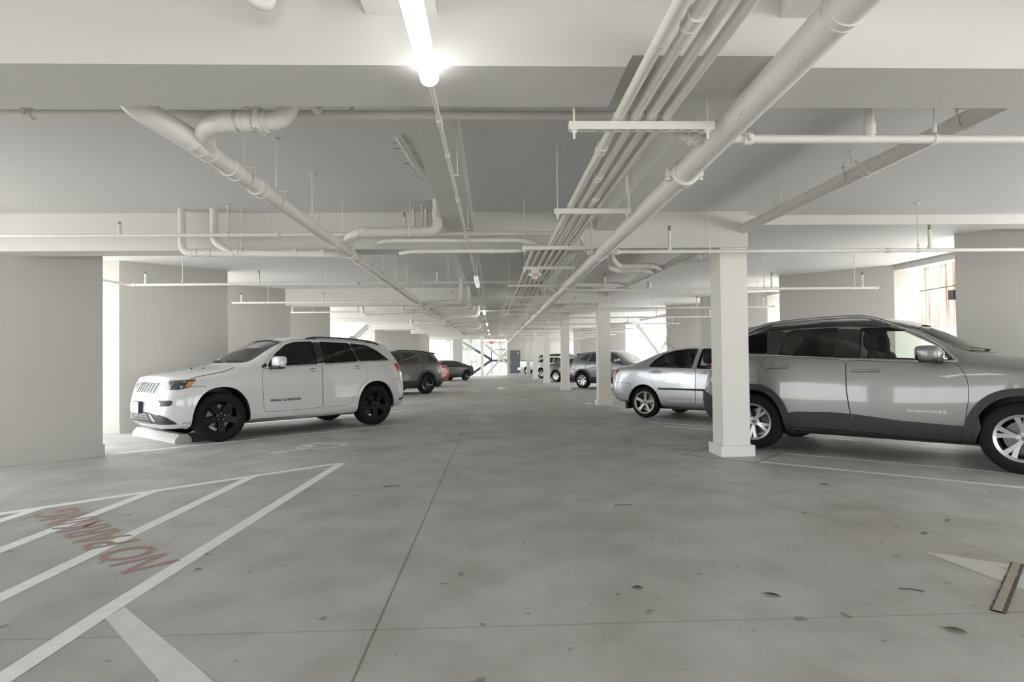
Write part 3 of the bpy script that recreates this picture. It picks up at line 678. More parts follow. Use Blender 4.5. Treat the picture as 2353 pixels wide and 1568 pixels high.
M_REDLENS = pmat('lens_red', (.50, .02, .02), .12, coat=1.)
M_CLEAR = pmat('lens_clear_lamp', (.68, .69, .70), .15, coat=1.)
M_HEAD = pmat('headlamp_dark', (.05, .05, .055), .1, coat=1.)
M_PLATE = pmat('plate_white', (.75, .74, .70), .5)
M_TINT = glass_mat('glass_dark', (.10, .105, .095)); M_TINTMID = glass_mat('glass_green', (.60, .68, .61)); M_TINTCLEAR = glass_mat('glass_clear', (.82, .87, .83))
M_DARKGLASS = pmat('glass_far', (.018, .02, .02), .06, coat=.8)

def subsurf_mesh(bm, levels):
    me = bpy.data.meshes.new('tmp'); bm.to_mesh(me); bm.free()
    o = bpy.data.objects.new('tmp', me); COL.objects.link(o)
    md = o.modifiers.new('s', 'SUBSURF'); md.levels = levels; md.render_levels = levels
    dg = bpy.context.evaluated_depsgraph_get(); dg.update()
    out = bpy.data.meshes.new_from_object(o.evaluated_get(dg)); bpy.data.objects.remove(o); bpy.data.meshes.remove(me)
    return out
def bool_cut(me, cutters, mats):
    """subtract closed cutter bmeshes [(bm, material index)] from mesh me"""
    for m in mats: me.materials.append(m)
    o = bpy.data.objects.new('tmp', me); COL.objects.link(o); cs = []
    for bm, mi in cutters:
        bmesh.ops.recalc_face_normals(bm, faces=bm.faces)
        for f in bm.faces: f.material_index = mi
        cm = bpy.data.meshes.new('cut'); bm.to_mesh(cm); bm.free()
        for m in mats: cm.materials.append(m)
        c = bpy.data.objects.new('cut', cm); COL.objects.link(c); cs.append(c)
        md = o.modifiers.new('b', 'BOOLEAN'); md.operation = 'DIFFERENCE'; md.object = c; md.solver = 'EXACT'
    dg = bpy.context.evaluated_depsgraph_get(); dg.update()
    out = bpy.data.meshes.new_from_object(o.evaluated_get(dg)); bpy.data.objects.remove(o)
    for c in cs: d = c.data; bpy.data.objects.remove(c); bpy.data.meshes.remove(d)
    return out

class Car:
    def __init__(s, name, label, cat, loc, heading, st, front, rear, paint, levels=3, crease=.45):
        """st: stations (x, zb, ws, zs, wm, zm, wb, zbelt, wt, zt, zc), nose first. front / rear: (bow, [dx of the eight ring points])"""
        s.root = empty(name, loc, label, cat, None, heading); s.paint = paint
        bm = bmesh.new(); rings = []
        for i, a in enumerate(st):
            x, zb, ws, zs, wm, zm, wb, zl, wt, zt, zc = a
            half = [(0, zb), (ws - .10, zb), (ws, zs), (wm, zm), (wb, zl), (wt, zt), (wt * .6, zt + (zc - zt) * .66), (0, zc)]
            dx = front[1] if i == 0 else rear[1] if i == len(st) - 1 else [0] * 8
            L = [bm.verts.new((x + dx[k], y, z)) for k, (y, z) in enumerate(half)]
            Rr = [L[0]] + [bm.verts.new((v.co.x, -v.co.y, v.co.z)) for v in L[1:7]] + [L[7]]
            rings.append((L, Rr))
        cr = bm.edges.layers.float.new('crease_edge')
        def quad(*v): return bm.faces.new(v)
        for (L0, R0), (L1, R1) in zip(rings, rings[1:]):
            for k in range(7):
                quad(L0[k], L1[k], L1[k + 1], L0[k + 1]); quad(R0[k + 1], R1[k + 1], R1[k], R0[k])
        for (L, R), (bow, _), flip in ((rings[0], front, False), (rings[-1], rear, True)):
            C = [L[0]] + [bm.verts.new(((L[k].co.x + (bow if not flip else -bow)), 0, L[k].co.z)) for k in range(1, 7)] + [L[7]]
            for k in range(7):
                for A, B in ((L, C), (C, R)):
                    f = [A[k], A[k + 1], B[k + 1], B[k]]; u = []
                    for v in f:
                        if v not in u: u.append(v)
                    if len(u) > 2: bm.faces.new(u if not flip else u[::-1])
        bm.edges.ensure_lookup_table()
        for (L0, R0), (L1, R1) in zip(rings, rings[1:]):
            for A, B in ((L0, L1), (R0, R1)):
                e = bm.edges.get((A[4], B[4]));  e[cr] = crease
                e = bm.edges.get((A[5], B[5]));  e[cr] = crease * .6
                e = bm.edges.get((A[2], B[2]));  e[cr] = .3
        bmesh.ops.recalc_face_normals(bm, faces=bm.faces)
        s.me = subsurf_mesh(bm, levels)
        b2 = bmesh.new(); b2.from_mesh(s.me); s.bvh = BVHTree.FromBMesh(b2); b2.free()
        s.cut = []
    # ---- projecting onto the body
    def hit(s, o, d):
        r = s.bvh.ray_cast(Vector(o), Vector(d).normalized())
        return (r[0], r[1]) if r[0] is not None else (None, None)
    def frame(s, d):
        """d: 'L','R','F','B' or (angle from nose, side). returns (ray dir towards body, u axis)"""
        if d == 'L': return Vector((0, -1, 0)), Vector((1, 0, 0))
        if d == 'R': return Vector((0, 1, 0)), Vector((1, 0, 0))
        if d == 'F': return Vector((-1, 0, 0)), Vector((0, 1, 0))
        if d == 'B': return Vector((1, 0, 0)), Vector((0, 1, 0))
        if d == 'T': return Vector((0, 0, -1)), Vector((1, 0, 0))
        a, sd = d; n = Vector((cos(a), sin(a) * sd, 0)); return -n, Vector((-sin(a), cos(a) * sd, 0))
    def place(s, u, v, d, org=(0, 0)):
        r, ua = s.frame(d)
        if d == 'T': p = Vector((u, v, 0)) - r * 4
        else: p = Vector((org[0], org[1], 0)) + ua * u + Vector((0, 0, v)) - r * 4
        h, n = s.hit(p, r)
        if h is None:
            h, n, _, _ = s.bvh.find_nearest(p + r * 3.2)
        if n.dot(r) > 0: n = -n
        return h, n
    def decal(s, name, poly, d, off, mat, parent=None, org=(0, 0), skirt=.012, grid=.06, inset=0., smooth=True):
        bm = bmesh.new(); f = bm.faces.new([bm.verts.new((u, v, 0)) for u, v in poly]); bmesh.ops.triangulate(bm, faces=[f])
        us = [p[0] for p in poly]; vs = [p[1] for p in poly]
        for ax, lo, hi in ((0, min(us), max(us)), (1, min(vs), max(vs))):
            n = int((hi - lo) / grid)
            for k in range(1, n + 1):
                c = lo + (hi - lo) * k / (n + 1); co = [0, 0, 0]; co[ax] = c; no = [0, 0, 0]; no[ax] = 1
                bmesh.ops.bisect_plane(bm, geom=bm.verts[:] + bm.edges[:] + bm.faces[:], dist=1e-5, plane_co=co, plane_no=no)
        nr = {}
        for v in bm.verts:
            h, n = s.place(v.co.x, v.co.y, d, org); nr[v] = n; v.co = h + n * off
        if skirt:
            be = [e for e in bm.edges if len(e.link_faces) == 1]
            bvs = {v for e in be for v in e.verts}; old = {v: v.co.copy() - nr[v] * (off + skirt) for v in bvs}
            g = bmesh.ops.extrude_edge_only(bm, edges=be); 
            key = {tuple(round(c, 6) for c in v.co): v for v in bvs}
            for v in [x for x in g['geom'] if isinstance(x, bmesh.types.BMVert)]:
                o = key.get(tuple(round(c, 6) for c in v.co))
                if o is not None: v.co = old[o]
        bmesh.ops.recalc_face_normals(bm, faces=bm.faces)
        # outward facing
        r, _ = s.frame(d); tot = sum((fa.normal.dot(-r) * fa.calc_area() for fa in bm.faces))
        if tot < 0: bmesh.ops.reverse_faces(bm, faces=bm.faces)
        return link(name, bm, mat, parent or s.root, smooth=smooth, recalc=False)
    def strip(s, name, pts, w, d, off, mat, parent=None, org=(0, 0), closed=False, step=.05, thick=0.):
        """a narrow band along a polyline on the surface"""
        if closed: pts = list(pts) + [pts[0]]
        P = [Vector((p[0], p[1])) for p in pts]; Q = [P[0]]
        for a, b in zip(P, P[1:]):
            n = max(1, int((b - a).length / step))
            for k in range(1, n + 1): Q.append(a.lerp(b, k / n))
        bm = bmesh.new(); prev = None
        for i, q in enumerate(Q):
            t = (Q[min(i + 1, len(Q) - 1)] - Q[max(0, i - 1)])
            if closed and i in (0, len(Q) - 1): t = Q[1] - Q[-2]
            t.normalize(); nn = Vector((-t.y, t.x)) * w / 2
            a, na = s.place(*(q + nn), d, org); b, nb = s.place(*(q - nn), d, org)
            cur = [bm.verts.new(a + na * off), bm.verts.new(b + nb * off)]
            if thick: cur = [bm.verts.new(a - na * .004)] + cur + [bm.verts.new(b - nb * .004)]
            if prev:
                for k in range(len(cur) - 1): bm.faces.new((prev[k], prev[k + 1], cur[k + 1], cur[k]))
            prev = cur
        return link(name, bm, mat, parent or s.root, smooth=True)
    # ---- cutting
    def cut_arch(s, x, a, zt, n=2.2, depth=.42, wide=1.0, z0=.25):
        for sd in (-1, 1):
            bm = bmesh.new(); pts = [(x + a, -.3)]
            for k in range(25):
                t = pi * k / 24; c, q = cos(t), sin(t)
                pts.append((x + a * math.copysign(abs(c) ** (2 / n), c), z0 + (zt - z0) * q ** (2 / n)))
            pts.append((x - a, -.3))
            y0, y1 = sd * (wide - depth), sd * 1.4
            A = [bm.verts.new((u, y0, v)) for u, v in pts]; B = [bm.verts.new((u, y1, v)) for u, v in pts]
            bm.faces.new(A); bm.faces.new(B[::-1])
            for k in range(len(pts)): q = (k + 1) % len(pts); bm.faces.new((A[k], A[q], B[q], B[k]))
            s.cut.append((bm, 1))
    def cut_cabin(s, prof, z0=.6):
        """prof: convex list of (x, z, half width)"""
        bm = bmesh.new(); vs = []
        for x, z, w in prof:
            for sd in (-1, 1): vs.append(bm.verts.new((x, sd * w, z)))
        bmesh.ops.convex_hull(bm, input=vs)
        bmesh.ops.delete(bm, geom=[v for v in bm.verts if not v.link_faces], context='VERTS')
        s.cut.append((bm, 2))
    def cut_win(s, poly, d, lo, hi):
        r, ua = s.frame(d); bm = bmesh.new()
        A = [bm.verts.new(ua * u + Vector((0, 0, v)) - r * lo) for u, v in poly]; B = [bm.verts.new(ua * u + Vector((0, 0, v)) - r * hi) for u, v in poly]
        bm.faces.new(A); bm.faces.new(B[::-1])
        for k in range(len(poly)): q = (k + 1) % len(poly); bm.faces.new((A[k], A[q], B[q], B[k]))
        s.cut.append((bm, 2))
    def finish(s):
        me = bool_cut(s.me, s.cut, [s.paint, M_TRIMBLK, M_CABIN]) if s.cut else s.me
        if not s.cut: me.materials.append(s.paint)
        o = bpy.data.objects.new('body', me); COL.objects.link(o); o.parent = s.root
        for p in me.polygons: p.use_smooth = True
        me.set_sharp_from_angle(angle=radians(32)); me.name = 'body'
        s.body = o; return o
    # ---- parts
    def wheel(s, x, y, R, rim, w, style, mat, front=False, face=None, nuts=M_CHROME):
        sd = 1 if y > 0 else -1
        bm = bmesh.new(); h = w / 2
        prof = [(rim - .03, -h + .02), (R - .05, -h), (R - .018, -h + .012), (R - .003, -h + .035)]
        for g in (-.5, 0, .5): prof += [(R, g * w * .5 - .008), (R - .008, g * w * .5 - .006), (R - .008, g * w * .5 + .006), (R, g * w * .5 + .008)]
        prof += [(R - .003, h - .035), (R - .018, h - .012), (R - .05, h), (rim + .04, h + .002), (rim + .012, h - .006), (rim, h - .014), (rim - .02, h - .03), (rim - .03, -h + .02)]
        lathe(bm, prof, 56, 'y')
        t = link('wheel', bm, M_TYRE, s.root, smooth=True); t.location = (x, y, R)
        if sd < 0: t.rotation_euler = (0, 0, pi)
        bm = bmesh.new(); lathe(bm, [(rim - .026, -h + .03), (rim - .03, .01), (rim - .022, h - .05), (rim - .012, h - .018), (rim + .006, h - .008), (rim + .008, h - .012)], 56, 'y')
        link('rim_barrel', bm, M_ALLOYDK if 'black' not in mat.name else mat, t, smooth=True)
        n, w0, w1, kind, hub, top = style
        bm = bmesh.new(); f0, f1 = h - .045, h - .022
        def spoke(ang, a0, a1, r0, r1, wa, wb, d0, d1, th=.035):
            secs = []
            for k in range(5):
                q = k / 4; r = r0 + (r1 - r0) * q; an = a0 + (a1 - a0) * q; ww = wa + (wb - wa) * q ** 1.5; hh = d0 + (d1 - d0) * q
                c = Vector((r * cos(ang + an), 0, r * sin(ang + an))); tn = Vector((-sin(ang + an), 0, cos(ang + an)))
                secs.append([bm.verts.new(c + tn * (-ww * 1.15) + Vector((0, hh - th, 0))), bm.verts.new(c - tn * ww + Vector((0, hh, 0))), bm.verts.new(c + tn * ww + Vector((0, hh, 0))), bm.verts.new(c + tn * ww * 1.15 + Vector((0, hh - th, 0)))])
            for A, B in zip(secs, secs[1:]):
                for k in range(4): bm.faces.new((A[k], A[(k + 1) % 4], B[(k + 1) % 4], B[k]))
            bm.faces.new(secs[0]); bm.faces.new(secs[-1][::-1])
        for k in range(n):
            an = top + 2 * pi * k / n
            if kind == 'twin':
                for q in (-1, 1): spoke(an, q * .06, q * .20, hub * .5, rim - .012, w0, w1, f0, f1)
            else: spoke(an, 0, 0, hub * .4, rim - .012, w0, w1, f0, f1)
        lathe(bm, [(0, f0 - .04), (hub, f0 - .04), (hub, f0 - .006), (hub * .85, f0 + .003), (0, f0 + .003)], 32, 'y')
        lathe(bm, [(rim - .020, f1 - .03), (rim - .022, f1 + .004), (rim - .010, h - .012), (rim + .008, h - .004), (rim + .010, h - .014)], 48, 'y')
        rm = link('rim', bm, mat, t, smooth=True)
        bm = bmesh.new(); lathe(bm, [(0, f0 + .003), (hub * .38, f0 + .003), (hub * .36, f0 + .012), (0, f0 + .014)], 24, 'y'); link('hub_cap', bm, mat if 'black' in mat.name else M_ALLOYDK, t, smooth=True)
        for k in range(5):
            a = top + pi / 5 + 2 * pi * k / 5; bm = bmesh.new(); c = Vector((hub * .68 * cos(a), f0, hub * .68 * sin(a)))
            sweep(bm, [c, c + Vector((0, .012, 0)), c + Vector((0, .018, 0))], [.012, .012, .006], 6); link('wheel_nut', bm, nuts, t)
        bm = bmesh.new(); lathe(bm, [(.06, -.02), (rim * .72, -.02), (rim * .72, -.002), (.06, -.002)], 40, 'y'); link('brake_disc', bm, M_DISC, t)
        bm = bmesh.new(); a0 = .5 if not front else 2.3
        for k in range(5): a = a0 + k * .13; box(bm, (rim * .66 * cos(a) - .035, -.05, rim * .66 * sin(a) - .035), (rim * .66 * cos(a) + .035, .03, rim * .66 * sin(a) + .035))
        link('brake_caliper', bm, M_TRIMBLK, t)
        return t
    def glass(s, poly, d, mat, name='window', parent=None):
        cx = sum(p[0] for p in poly) / len(poly); cy = sum(p[1] for p in poly) / len(poly)
        big = []
        for u, v in poly:
            dd = Vector((u - cx, v - cy)); L = dd.length; dd *= (L + .012) / L; big.append((cx + dd.x, cy + dd.y))
        return s.decal(name, big, d, -.006, mat, parent, skirt=0, grid=.10)
    def solid(s, name, pts_bm, mat, parent=None, smooth=True):
        return link(name, pts_bm, mat, parent or s.root, smooth=smooth)
    def blob(s, name, c, r, mat, parent=None, power=2.6, squash=None, seg=20):
        """rounded box / ellipsoid"""
        bm = bmesh.new(); bmesh.ops.create_uvsphere(bm, u_segments=seg, v_segments=seg // 2, radius=1)
        for v in bm.verts:
            p = v.co; k = (abs(p.x) ** power + abs(p.y) ** power + abs(p.z) ** power) ** (-1 / power); p = p * k
            if squash: p = squash(p)
            v.co = Vector((p.x * r[0], p.y * r[1], p.z * r[2])) + Vector(c)
        return link(name, bm, mat, parent or s.root, smooth=True)
    def mirror(s, x, z, sd, mat, size=(.105, .115, .085)):
        h, n = s.place(x, z, 'L' if sd > 0 else 'R'); y = abs(h.y); a, b, c = size
        cy = sd * (y + .045 + b)
        def sq(p): return Vector((p.x * (1 - .22 * max(0, -p.z)) - .10 * p.z, p.y * (1 - .12 * max(0, p.x)), p.z))
        m = s.blob('wing_mirror', (x - .02, cy, z + .075), (a, b, c), mat, squash=sq, power=4.2, seg=28)
        s.blob('mirror_base', (x - .01, cy - sd * .01, z + .075 - c * .78), (a * .92, b * .95, c * .36), M_TRIMBLK, m, power=4)
        bm = bmesh.new(); sweep(bm, [(x + .03, sd * (y - .03), z - .035), (x + .01, sd * (y + .05), z - .005), (x - .01, sd * (y + .13), z + .012)], [.06, .05, .055], 12, ry=.026); link('mirror_arm', bm, M_TRIMBLK, m, smooth=True)
        bm = bmesh.new(); box(bm, (x - .022 - a, cy - b * .78, z + .02), (x - .012 - a, cy + b * .78, z + .13)); link('mirror_glass', bm, M_GLOSSBLK, m)
        return m
    def handle(s, x0, x1, z, sd, mat, hgt=.028):
        d = 'L' if sd > 0 else 'R'; xm = (x0 + x1) / 2; bm = bmesh.new(); pts = []
        for k in range(7):
            q = k / 6; x = x0 + (x1 - x0) * q; h, n = s.place(x, z, d); pts.append(h + Vector((0, sd * (.012 + .022 * sin(pi * q)), 0)))
        sweep(bm, pts, [.008, .012, .013, .013, .013, .012, .008], 10, ry=hgt / 2)
        o = link('door_handle', bm, mat, s.root, smooth=True)
        pol = [(xm + .065 * cos(a), z + .004 + .034 * sin(a)) for a in [2 * pi * k / 16 for k in range(16)]]
        s.decal('handle_recess', pol, d, .006, M_SEAM if mat is M_CHROME else pmat('recess_shade', (.30, .30, .30), .5), o, skirt=0, grid=.2)
        return o
    def text(s, name, body, x0, x1, z, hgt, sd, mat, off=.006):
        """raised lettering along the side"""
        me = text_mesh(body, 1.0, 0, 1., .042, 'LEFT', 1.14); xs = [v.co.x for v in me.vertices]; ys = [v.co.y for v in me.vertices]
        W = max(xs) - min(xs); Hh = max(ys) - min(ys); bm = bmesh.new(); bm.from_mesh(me); bpy.data.meshes.remove(me)
        d = 'L' if sd > 0 else 'R'; x00 = min(xs); y00 = min(ys)
        for v in bm.verts:
            u = x0 + (x1 - x0) * (v.co.x - x00) / W; vv = z + hgt * ((v.co.y - y00) / Hh - .5); h, n = s.place(u, vv, d); v.co = h + n * off
        return link(name, bm, mat, s.root)
    def seat(s, x, y, zf, mat, w=.25):
        bm = bmesh.new()
        def rb(c, r, tilt=0.):
            b = bmesh.new(); bmesh.ops.create_uvsphere(b, u_segments=14, v_segments=8, radius=1); M = Matrix.Translation(c) @ Matrix.Rotation(tilt, 4, 'Y')
            for v in b.verts:
                p = v.co; k = (abs(p.x) ** 4 + abs(p.y) ** 4 + abs(p.z) ** 4) ** -.25; v.co = M @ Vector((p.x * k * r[0], p.y * k * r[1], p.z * k * r[2]))
            me = bpy.data.meshes.new('t'); b.to_mesh(me); b.free(); bm.from_mesh(me); bpy.data.meshes.remove(me)
        rb((x - .22, y, zf + .33), (.075, w, .36), -.22); rb((x, y, zf), (.27, w, .09)); rb((x - .335, y, zf + .80), (.055, w * .56, .10), -.1)
        sweep(bm, [(x - .30, y - .05, zf + .6), (x - .33, y - .05, zf + .75)], .008, 6); sweep(bm, [(x - .30, y + .05, zf + .6), (x - .33, y + .05, zf + .75)], .008, 6)
        return link('seat', bm, mat, s.root, smooth=True)
    def rails(s, x0, x1, y, rise, mat, r=.016, ends=.16):
        for sd in (-1, 1):
            pts = []; n = 16
            for k in range(n + 1):
                q = k / n; x = x0 + (x1 - x0) * q; h, nn = s.place(x, sd * y, 'T'); e = min(1, min(q, 1 - q) * (abs(x1 - x0)) / ends)
                pts.append(h + Vector((0, 0, rise * math.sin(e * pi / 2) + .004)))
            bm = bmesh.new(); sweep(bm, pts, r, 10); o = link('roof_rail', bm, mat, s.root, smooth=True)
            for q in (.10, .86):
                bm = bmesh.new(); a = pts[int(q * n)]; b = pts[int(q * n) + 1]
                h0, _ = s.place(a.x, a.y, 'T'); h1, _ = s.place(b.x, b.y, 'T')
                vs = [bm.verts.new(p + Vector((0, o2, 0))) for p in (h0, h1, b, a) for o2 in (-.012, .012)]
                for f in ((0, 2, 4, 6), (1, 7, 5, 3), (0, 1, 3, 2), (4, 5, 7, 6), (0, 6, 7, 1), (2, 3, 5, 4)): bm.faces.new([vs[i] for i in f])
                link('rail_foot', bm, M_TRIMBLK, o)
def rnd(poly, r=.03, n=4):
    """round the corners of a closed polygon"""
    out = []; N = len(poly)
    for i in range(N):
        a, b, c = Vector(poly[i - 1]), Vector(poly[i]), Vector(poly[(i + 1) % N]); u = a - b; v = c - b
        d = min(r, u.length * .45, v.length * .45); p, q = b + u.normalized() * d, b + v.normalized() * d
        for k in range(n + 1):
            t = k / n; w = p * (1 - t) ** 2 + b * 2 * t * (1 - t) + q * t * t; out.append((w.x, w.y))
    return out
def arc_band(cx, a, zt, wdt, n=2.2, z0=.25, t0=0., t1=pi, k=24, zlow=None):
    """outline of a flared arch band round a wheel opening"""
    def pt(t, e): c, q = cos(t), sin(t); return (cx + (a + e) * math.copysign(abs(c) ** (2 / n), c), z0 + (zt + e - z0) * max(q, 0) ** (2 / n))
    inn = [pt(t0 + (t1 - t0) * i / k, -.004) for i in range(k + 1)]; out = [pt(t0 + (t1 - t0) * i / k, wdt) for i in range(k + 1)]
    return inn + out[::-1]
def car_pose(front_c, rear_c=None, wb=None, heading=None, side=1, half=.9):
    """centre and heading from where the near wheels stand: (x, y) of front and rear contact, or the rear one and a heading"""
    if rear_c is not None and front_c is not None:
        f, r = Vector(front_c), Vector(rear_c); d = (f - r).normalized(); m = (f + r) / 2
    else:
        d = Vector((cos(heading), sin(heading))); m = Vector(rear_c) + d * wb / 2
    n = Vector((-d.y, d.x)) * side
    c = m - n * half
    return (c.x, c.y, 0), math.atan2(d.y, d.x)
P_WHITE = pmat('paint_white', (.70, .70, .705), .35, coat=1.)
P_SILVER = pmat('paint_granite_silver', (.25, .247, .24), .42, metal=.65, coat=1.)
P_COROLLA = pmat('paint_silver', (.56, .57, .59), .32, metal=.7, coat=1.)
P_GREY = pmat('paint_grey', (.10, .10, .10), .40, metal=.5, coat=.7)
P_SLATE = pmat('paint_slate', (.20, .21, .225), .32, metal=.6, coat=1.)
P_BLACK = pmat('paint_black', (.018, .018, .019), .5, metal=.1, coat=.35)
P_RED = pmat('paint_red', (.42, .02, .025), .3, coat=1.)

def white_suv():
    loc, hd = car_pose((-4.26, 9.17), (-2.33, 11.28), side=1, half=.93)
    st = [(2.30, .25, .66, .33, .74, .62, .64, .88, .56, .985, 1.0),
          (2.18, .23, .84, .32, .88, .62, .83, .91, .66, 1.02, 1.05),
          (1.92, .22, .94, .32, .965, .64, .91, .97, .72, 1.07, 1.10),
          (1.46, .24, .96, .33, .985, .68, .94, 1.03, .76, 1.13, 1.155),
          (1.10, .25, .955, .34, .975, .70, .94, 1.08, .78, 1.19, 1.215),
          (.86, .25, .95, .34, .97, .70, .93, 1.10, .745, 1.285, 1.40),
          (.50, .25, .95, .34, .965, .70, .925, 1.13, .71, 1.515, 1.635),
          (.14, .25, .95, .34, .965, .70, .92, 1.15, .685, 1.655, 1.735),
          (-.5, .25, .95, .34, .965, .70, .92, 1.17, .675, 1.69, 1.765),
          (-1.15, .25, .96, .34, .975, .72, .92, 1.19, .655, 1.68, 1.755),
          (-1.70, .26, .965, .36, .98, .74, .91, 1.21, .625, 1.63, 1.72),
          (-2.02, .29, .93, .40, .95, .72, .87, 1.20, .59, 1.57, 1.67),
          (-2.22, .32, .86, .44, .88, .70, .80, 1.16, .54, 1.50, 1.58)]
    c = Car('white_suv', 'white five door SUV with black wheels parked nose in beside the concrete wheel stop', 'car', loc, hd, st,
            (.075, [-.15, -.10, -.03, .0, -.13, -.19, -.19, -.18]), (.05, [.02, .0, -.08, -.10, -.02, .20, .20, .20]), P_WHITE)
    fw = rnd([(.70, 1.175), (.50, 1.395), (.28, 1.55), (.11, 1.60), (-.235, 1.615), (-.235, 1.215)], .035)
    rw = rnd([(-.365, 1.615), (-.985, 1.60), (-1.07, 1.25), (-.36, 1.22)], .035)
    qw = rnd([(-1.03, 1.595), (-1.38, 1.565), (-1.62, 1.45), (-1.83, 1.275), (-1.11, 1.26)], .045)
    ws = rnd([(-.70, 1.255), (.70, 1.255), (.60, 1.60), (.30, 1.655), (-.30, 1.655), (-.60, 1.60)], .05)
    c.cut_arch(1.4575, .445, .865, 2.35, wide=1.0); c.cut_arch(-1.4575, .445, .865, 2.3, wide=1.0)
    c.cut_cabin([(.95, .62, .80), (-1.75, .62, .80), (.98, 1.14, .84), (-1.9, 1.18, .80), (.42, 1.53, .64), (.1, 1.645, .58), (-1.2, 1.665, .57), (-1.75, 1.55, .53)])
    for w in (fw, rw, qw):
        for d in 'LR': c.cut_win(w, d, .45, 1.2)
    c.cut_win(ws, 'F', .05, 2.2)
    bk = rnd([(-.58, 1.22), (.58, 1.22), (.50, 1.52), (-.50, 1.52)], .05); c.cut_win(bk, 'B', 1.5, 3.)
    c.finish()
    for d, sd in (('L', 1), ('R', -1)):
        c.glass(fw, d, M_TINT); c.glass(rw, d, M_TINT); c.glass(qw, d, M_TINT)
        c.strip('window_frame', fw, .016, d, .003, M_GLOSSBLK, closed=True); c.strip('window_frame', rw, .016, d, .003, M_GLOSSBLK, closed=True); c.strip('window_frame', qw, .016, d, .003, M_GLOSSBLK, closed=True)
        c.decal('pillar_trim', [(-.245, 1.22), (-.245, 1.61), (-.355, 1.61), (-.352, 1.225)], d, .002, M_GLOSSBLK, skirt=0)
        c.decal('pillar_trim', [(-1.0, 1.59), (-1.08, 1.255), (-1.10, 1.255), (-1.025, 1.59)], d, .002, M_GLOSSBLK, skirt=0)
        c.decal('mirror_patch', [(.70, 1.175), (.80, 1.15), (.80, 1.175), (.715, 1.24)], d, .003, M_TRIMBLK, skirt=0)
        fd = [(.805, 1.12), (.82, 1.0), (.795, .42), (-.283, .425), (-.288, 1.185), (.70, 1.145)]
        rd = [(-.300, 1.185), (-.295, .425), (-.87, .43), (-.945, .62), (-1.09, .80), (-1.275, .935), (-1.235, 1.22)]
        for p in (rnd(fd, .06, 5), rnd(rd, .06, 5)):
            c.strip('door_seam', p, .011, d, .0015, M_SEAM, closed=True); c.decal('door', p, d, .004, P_WHITE, grid=.09, skirt=.006)
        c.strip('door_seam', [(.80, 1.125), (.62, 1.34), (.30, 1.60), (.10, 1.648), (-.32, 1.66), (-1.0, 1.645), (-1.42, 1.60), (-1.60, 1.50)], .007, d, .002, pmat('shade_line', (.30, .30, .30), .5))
        c.strip('chrome_trim', [(.78, 1.145), (.2, 1.185), (-.30, 1.20), (-1.1, 1.238), (-1.86, 1.258)], .012, d, .008, M_CHROME, thick=1)
        c.strip('chrome_trim', [(-1.86, 1.258), (-1.64, 1.452), (-1.39, 1.585)], .010, d, .007, M_CHROME, thick=1)
        c.strip('panel_gap', [(1.20, 1.165), (1.40, 1.10), (1.78, 1.03), (1.90, .995)], .007, d, .002, M_SEAM)
        c.strip('panel_gap', [(1.92, .885), (1.75, .885), (1.70, .87)], .006, d, .002, M_SEAM); c.strip('panel_gap', [(-1.9, .86), (-2.12, .90)], .006, d, .002, M_SEAM)
        c.decal('wheel_flare', arc_band(1.4575, .45, .868, .055, 2.35), d, .012, P_WHITE, skirt=.02, grid=.08); c.decal('wheel_flare', arc_band(-1.4575, .45, .868, .055, 2.3), d, .012, P_WHITE, skirt=.02, grid=.08)
        c.decal('sill', [(1.0, .26), (.97, .385), (-.98, .40), (-1.0, .29)], d, .022, P_WHITE, skirt=.03, grid=.12)
        c.handle(.01, -.225, 1.10, sd, P_WHITE); c.handle(-.92, -1.16, 1.135, sd, P_WHITE)
        c.mirror(.62, 1.17, sd, P_WHITE, size=(.09, .145, .10))
        c.text('door_lettering', 'GRAND CHEROKEE', *((.69, .145) if sd > 0 else (.145, .69)), .605, .040, sd, M_GLOSSBLK)
        if sd > 0: c.strip('fuel_door', rnd([(-1.50, 1.15), (-1.71, 1.15), (-1.70, 1.015), (-1.51, 1.015)], .03), .006, d, .0018, pmat('shade_line', (.30, .30, .30), .5), closed=True)
        # lamps
        h = c.decal('headlamp', rnd([(-.46, .84), (-.40, .975), (.07, .99), (.0, .875), (-.12, .845)], .02), (radians(52), sd), .006, M_HEAD, org=(1.70, .62 * sd))
        c.decal('indicator', [(-.055, .88), (-.02, .955), (.05, .96), (.0, .885)], (radians(52), sd), .010, M_AMBER, h, org=(1.70, .62 * sd), skirt=0)
        c.decal('lamp_lens', rnd([(-.12, .868), (-.112, .893), (-.08, .897), (-.087, .873)], .012), (radians(52), sd), .010, M_CLEAR, h, org=(1.70, .62 * sd), skirt=0)
        c.strip('light_bar', [(-.37, .948), (-.19, .951)], .008, (radians(52), sd), .011, M_ALLOYDK, h, org=(1.70, .62 * sd)); c.strip('light_bar', [(-.39, .90), (-.22, .903)], .008, (radians(52), sd), .011, M_ALLOYDK, h, org=(1.70, .62 * sd))
        f = c.decal('fog_recess', rnd([(-.26, .685), (-.25, .615), (-.20, .595), (-.03, .605), (.0, .645), (-.01, .685)], .02), (radians(42), sd), .004, M_TRIMBLK, org=(1.80, .55 * sd))
        c.decal('bumper_insert', rnd([(-.42, .325), (-.40, .46), (-.22, .47), (-.10, .44), (.02, .36), (.05, .325)], .02), (radians(42), sd), .006, M_TRIMBLK, org=(1.80, .55 * sd))
        c.decal('lamp_lens', rnd([(-.25, .675), (-.245, .62), (-.20, .605), (-.18, .635)], .012), (radians(42), sd), .008, M_CLEAR, f, org=(1.80, .55 * sd), skirt=0)
        t = c.decal('tail_lamp', rnd([(-2.30, 1.19), (-1.95, 1.205), (-2.02, 1.045), (-2.28, 1.04)], .02), d, .008, M_REDLENS)
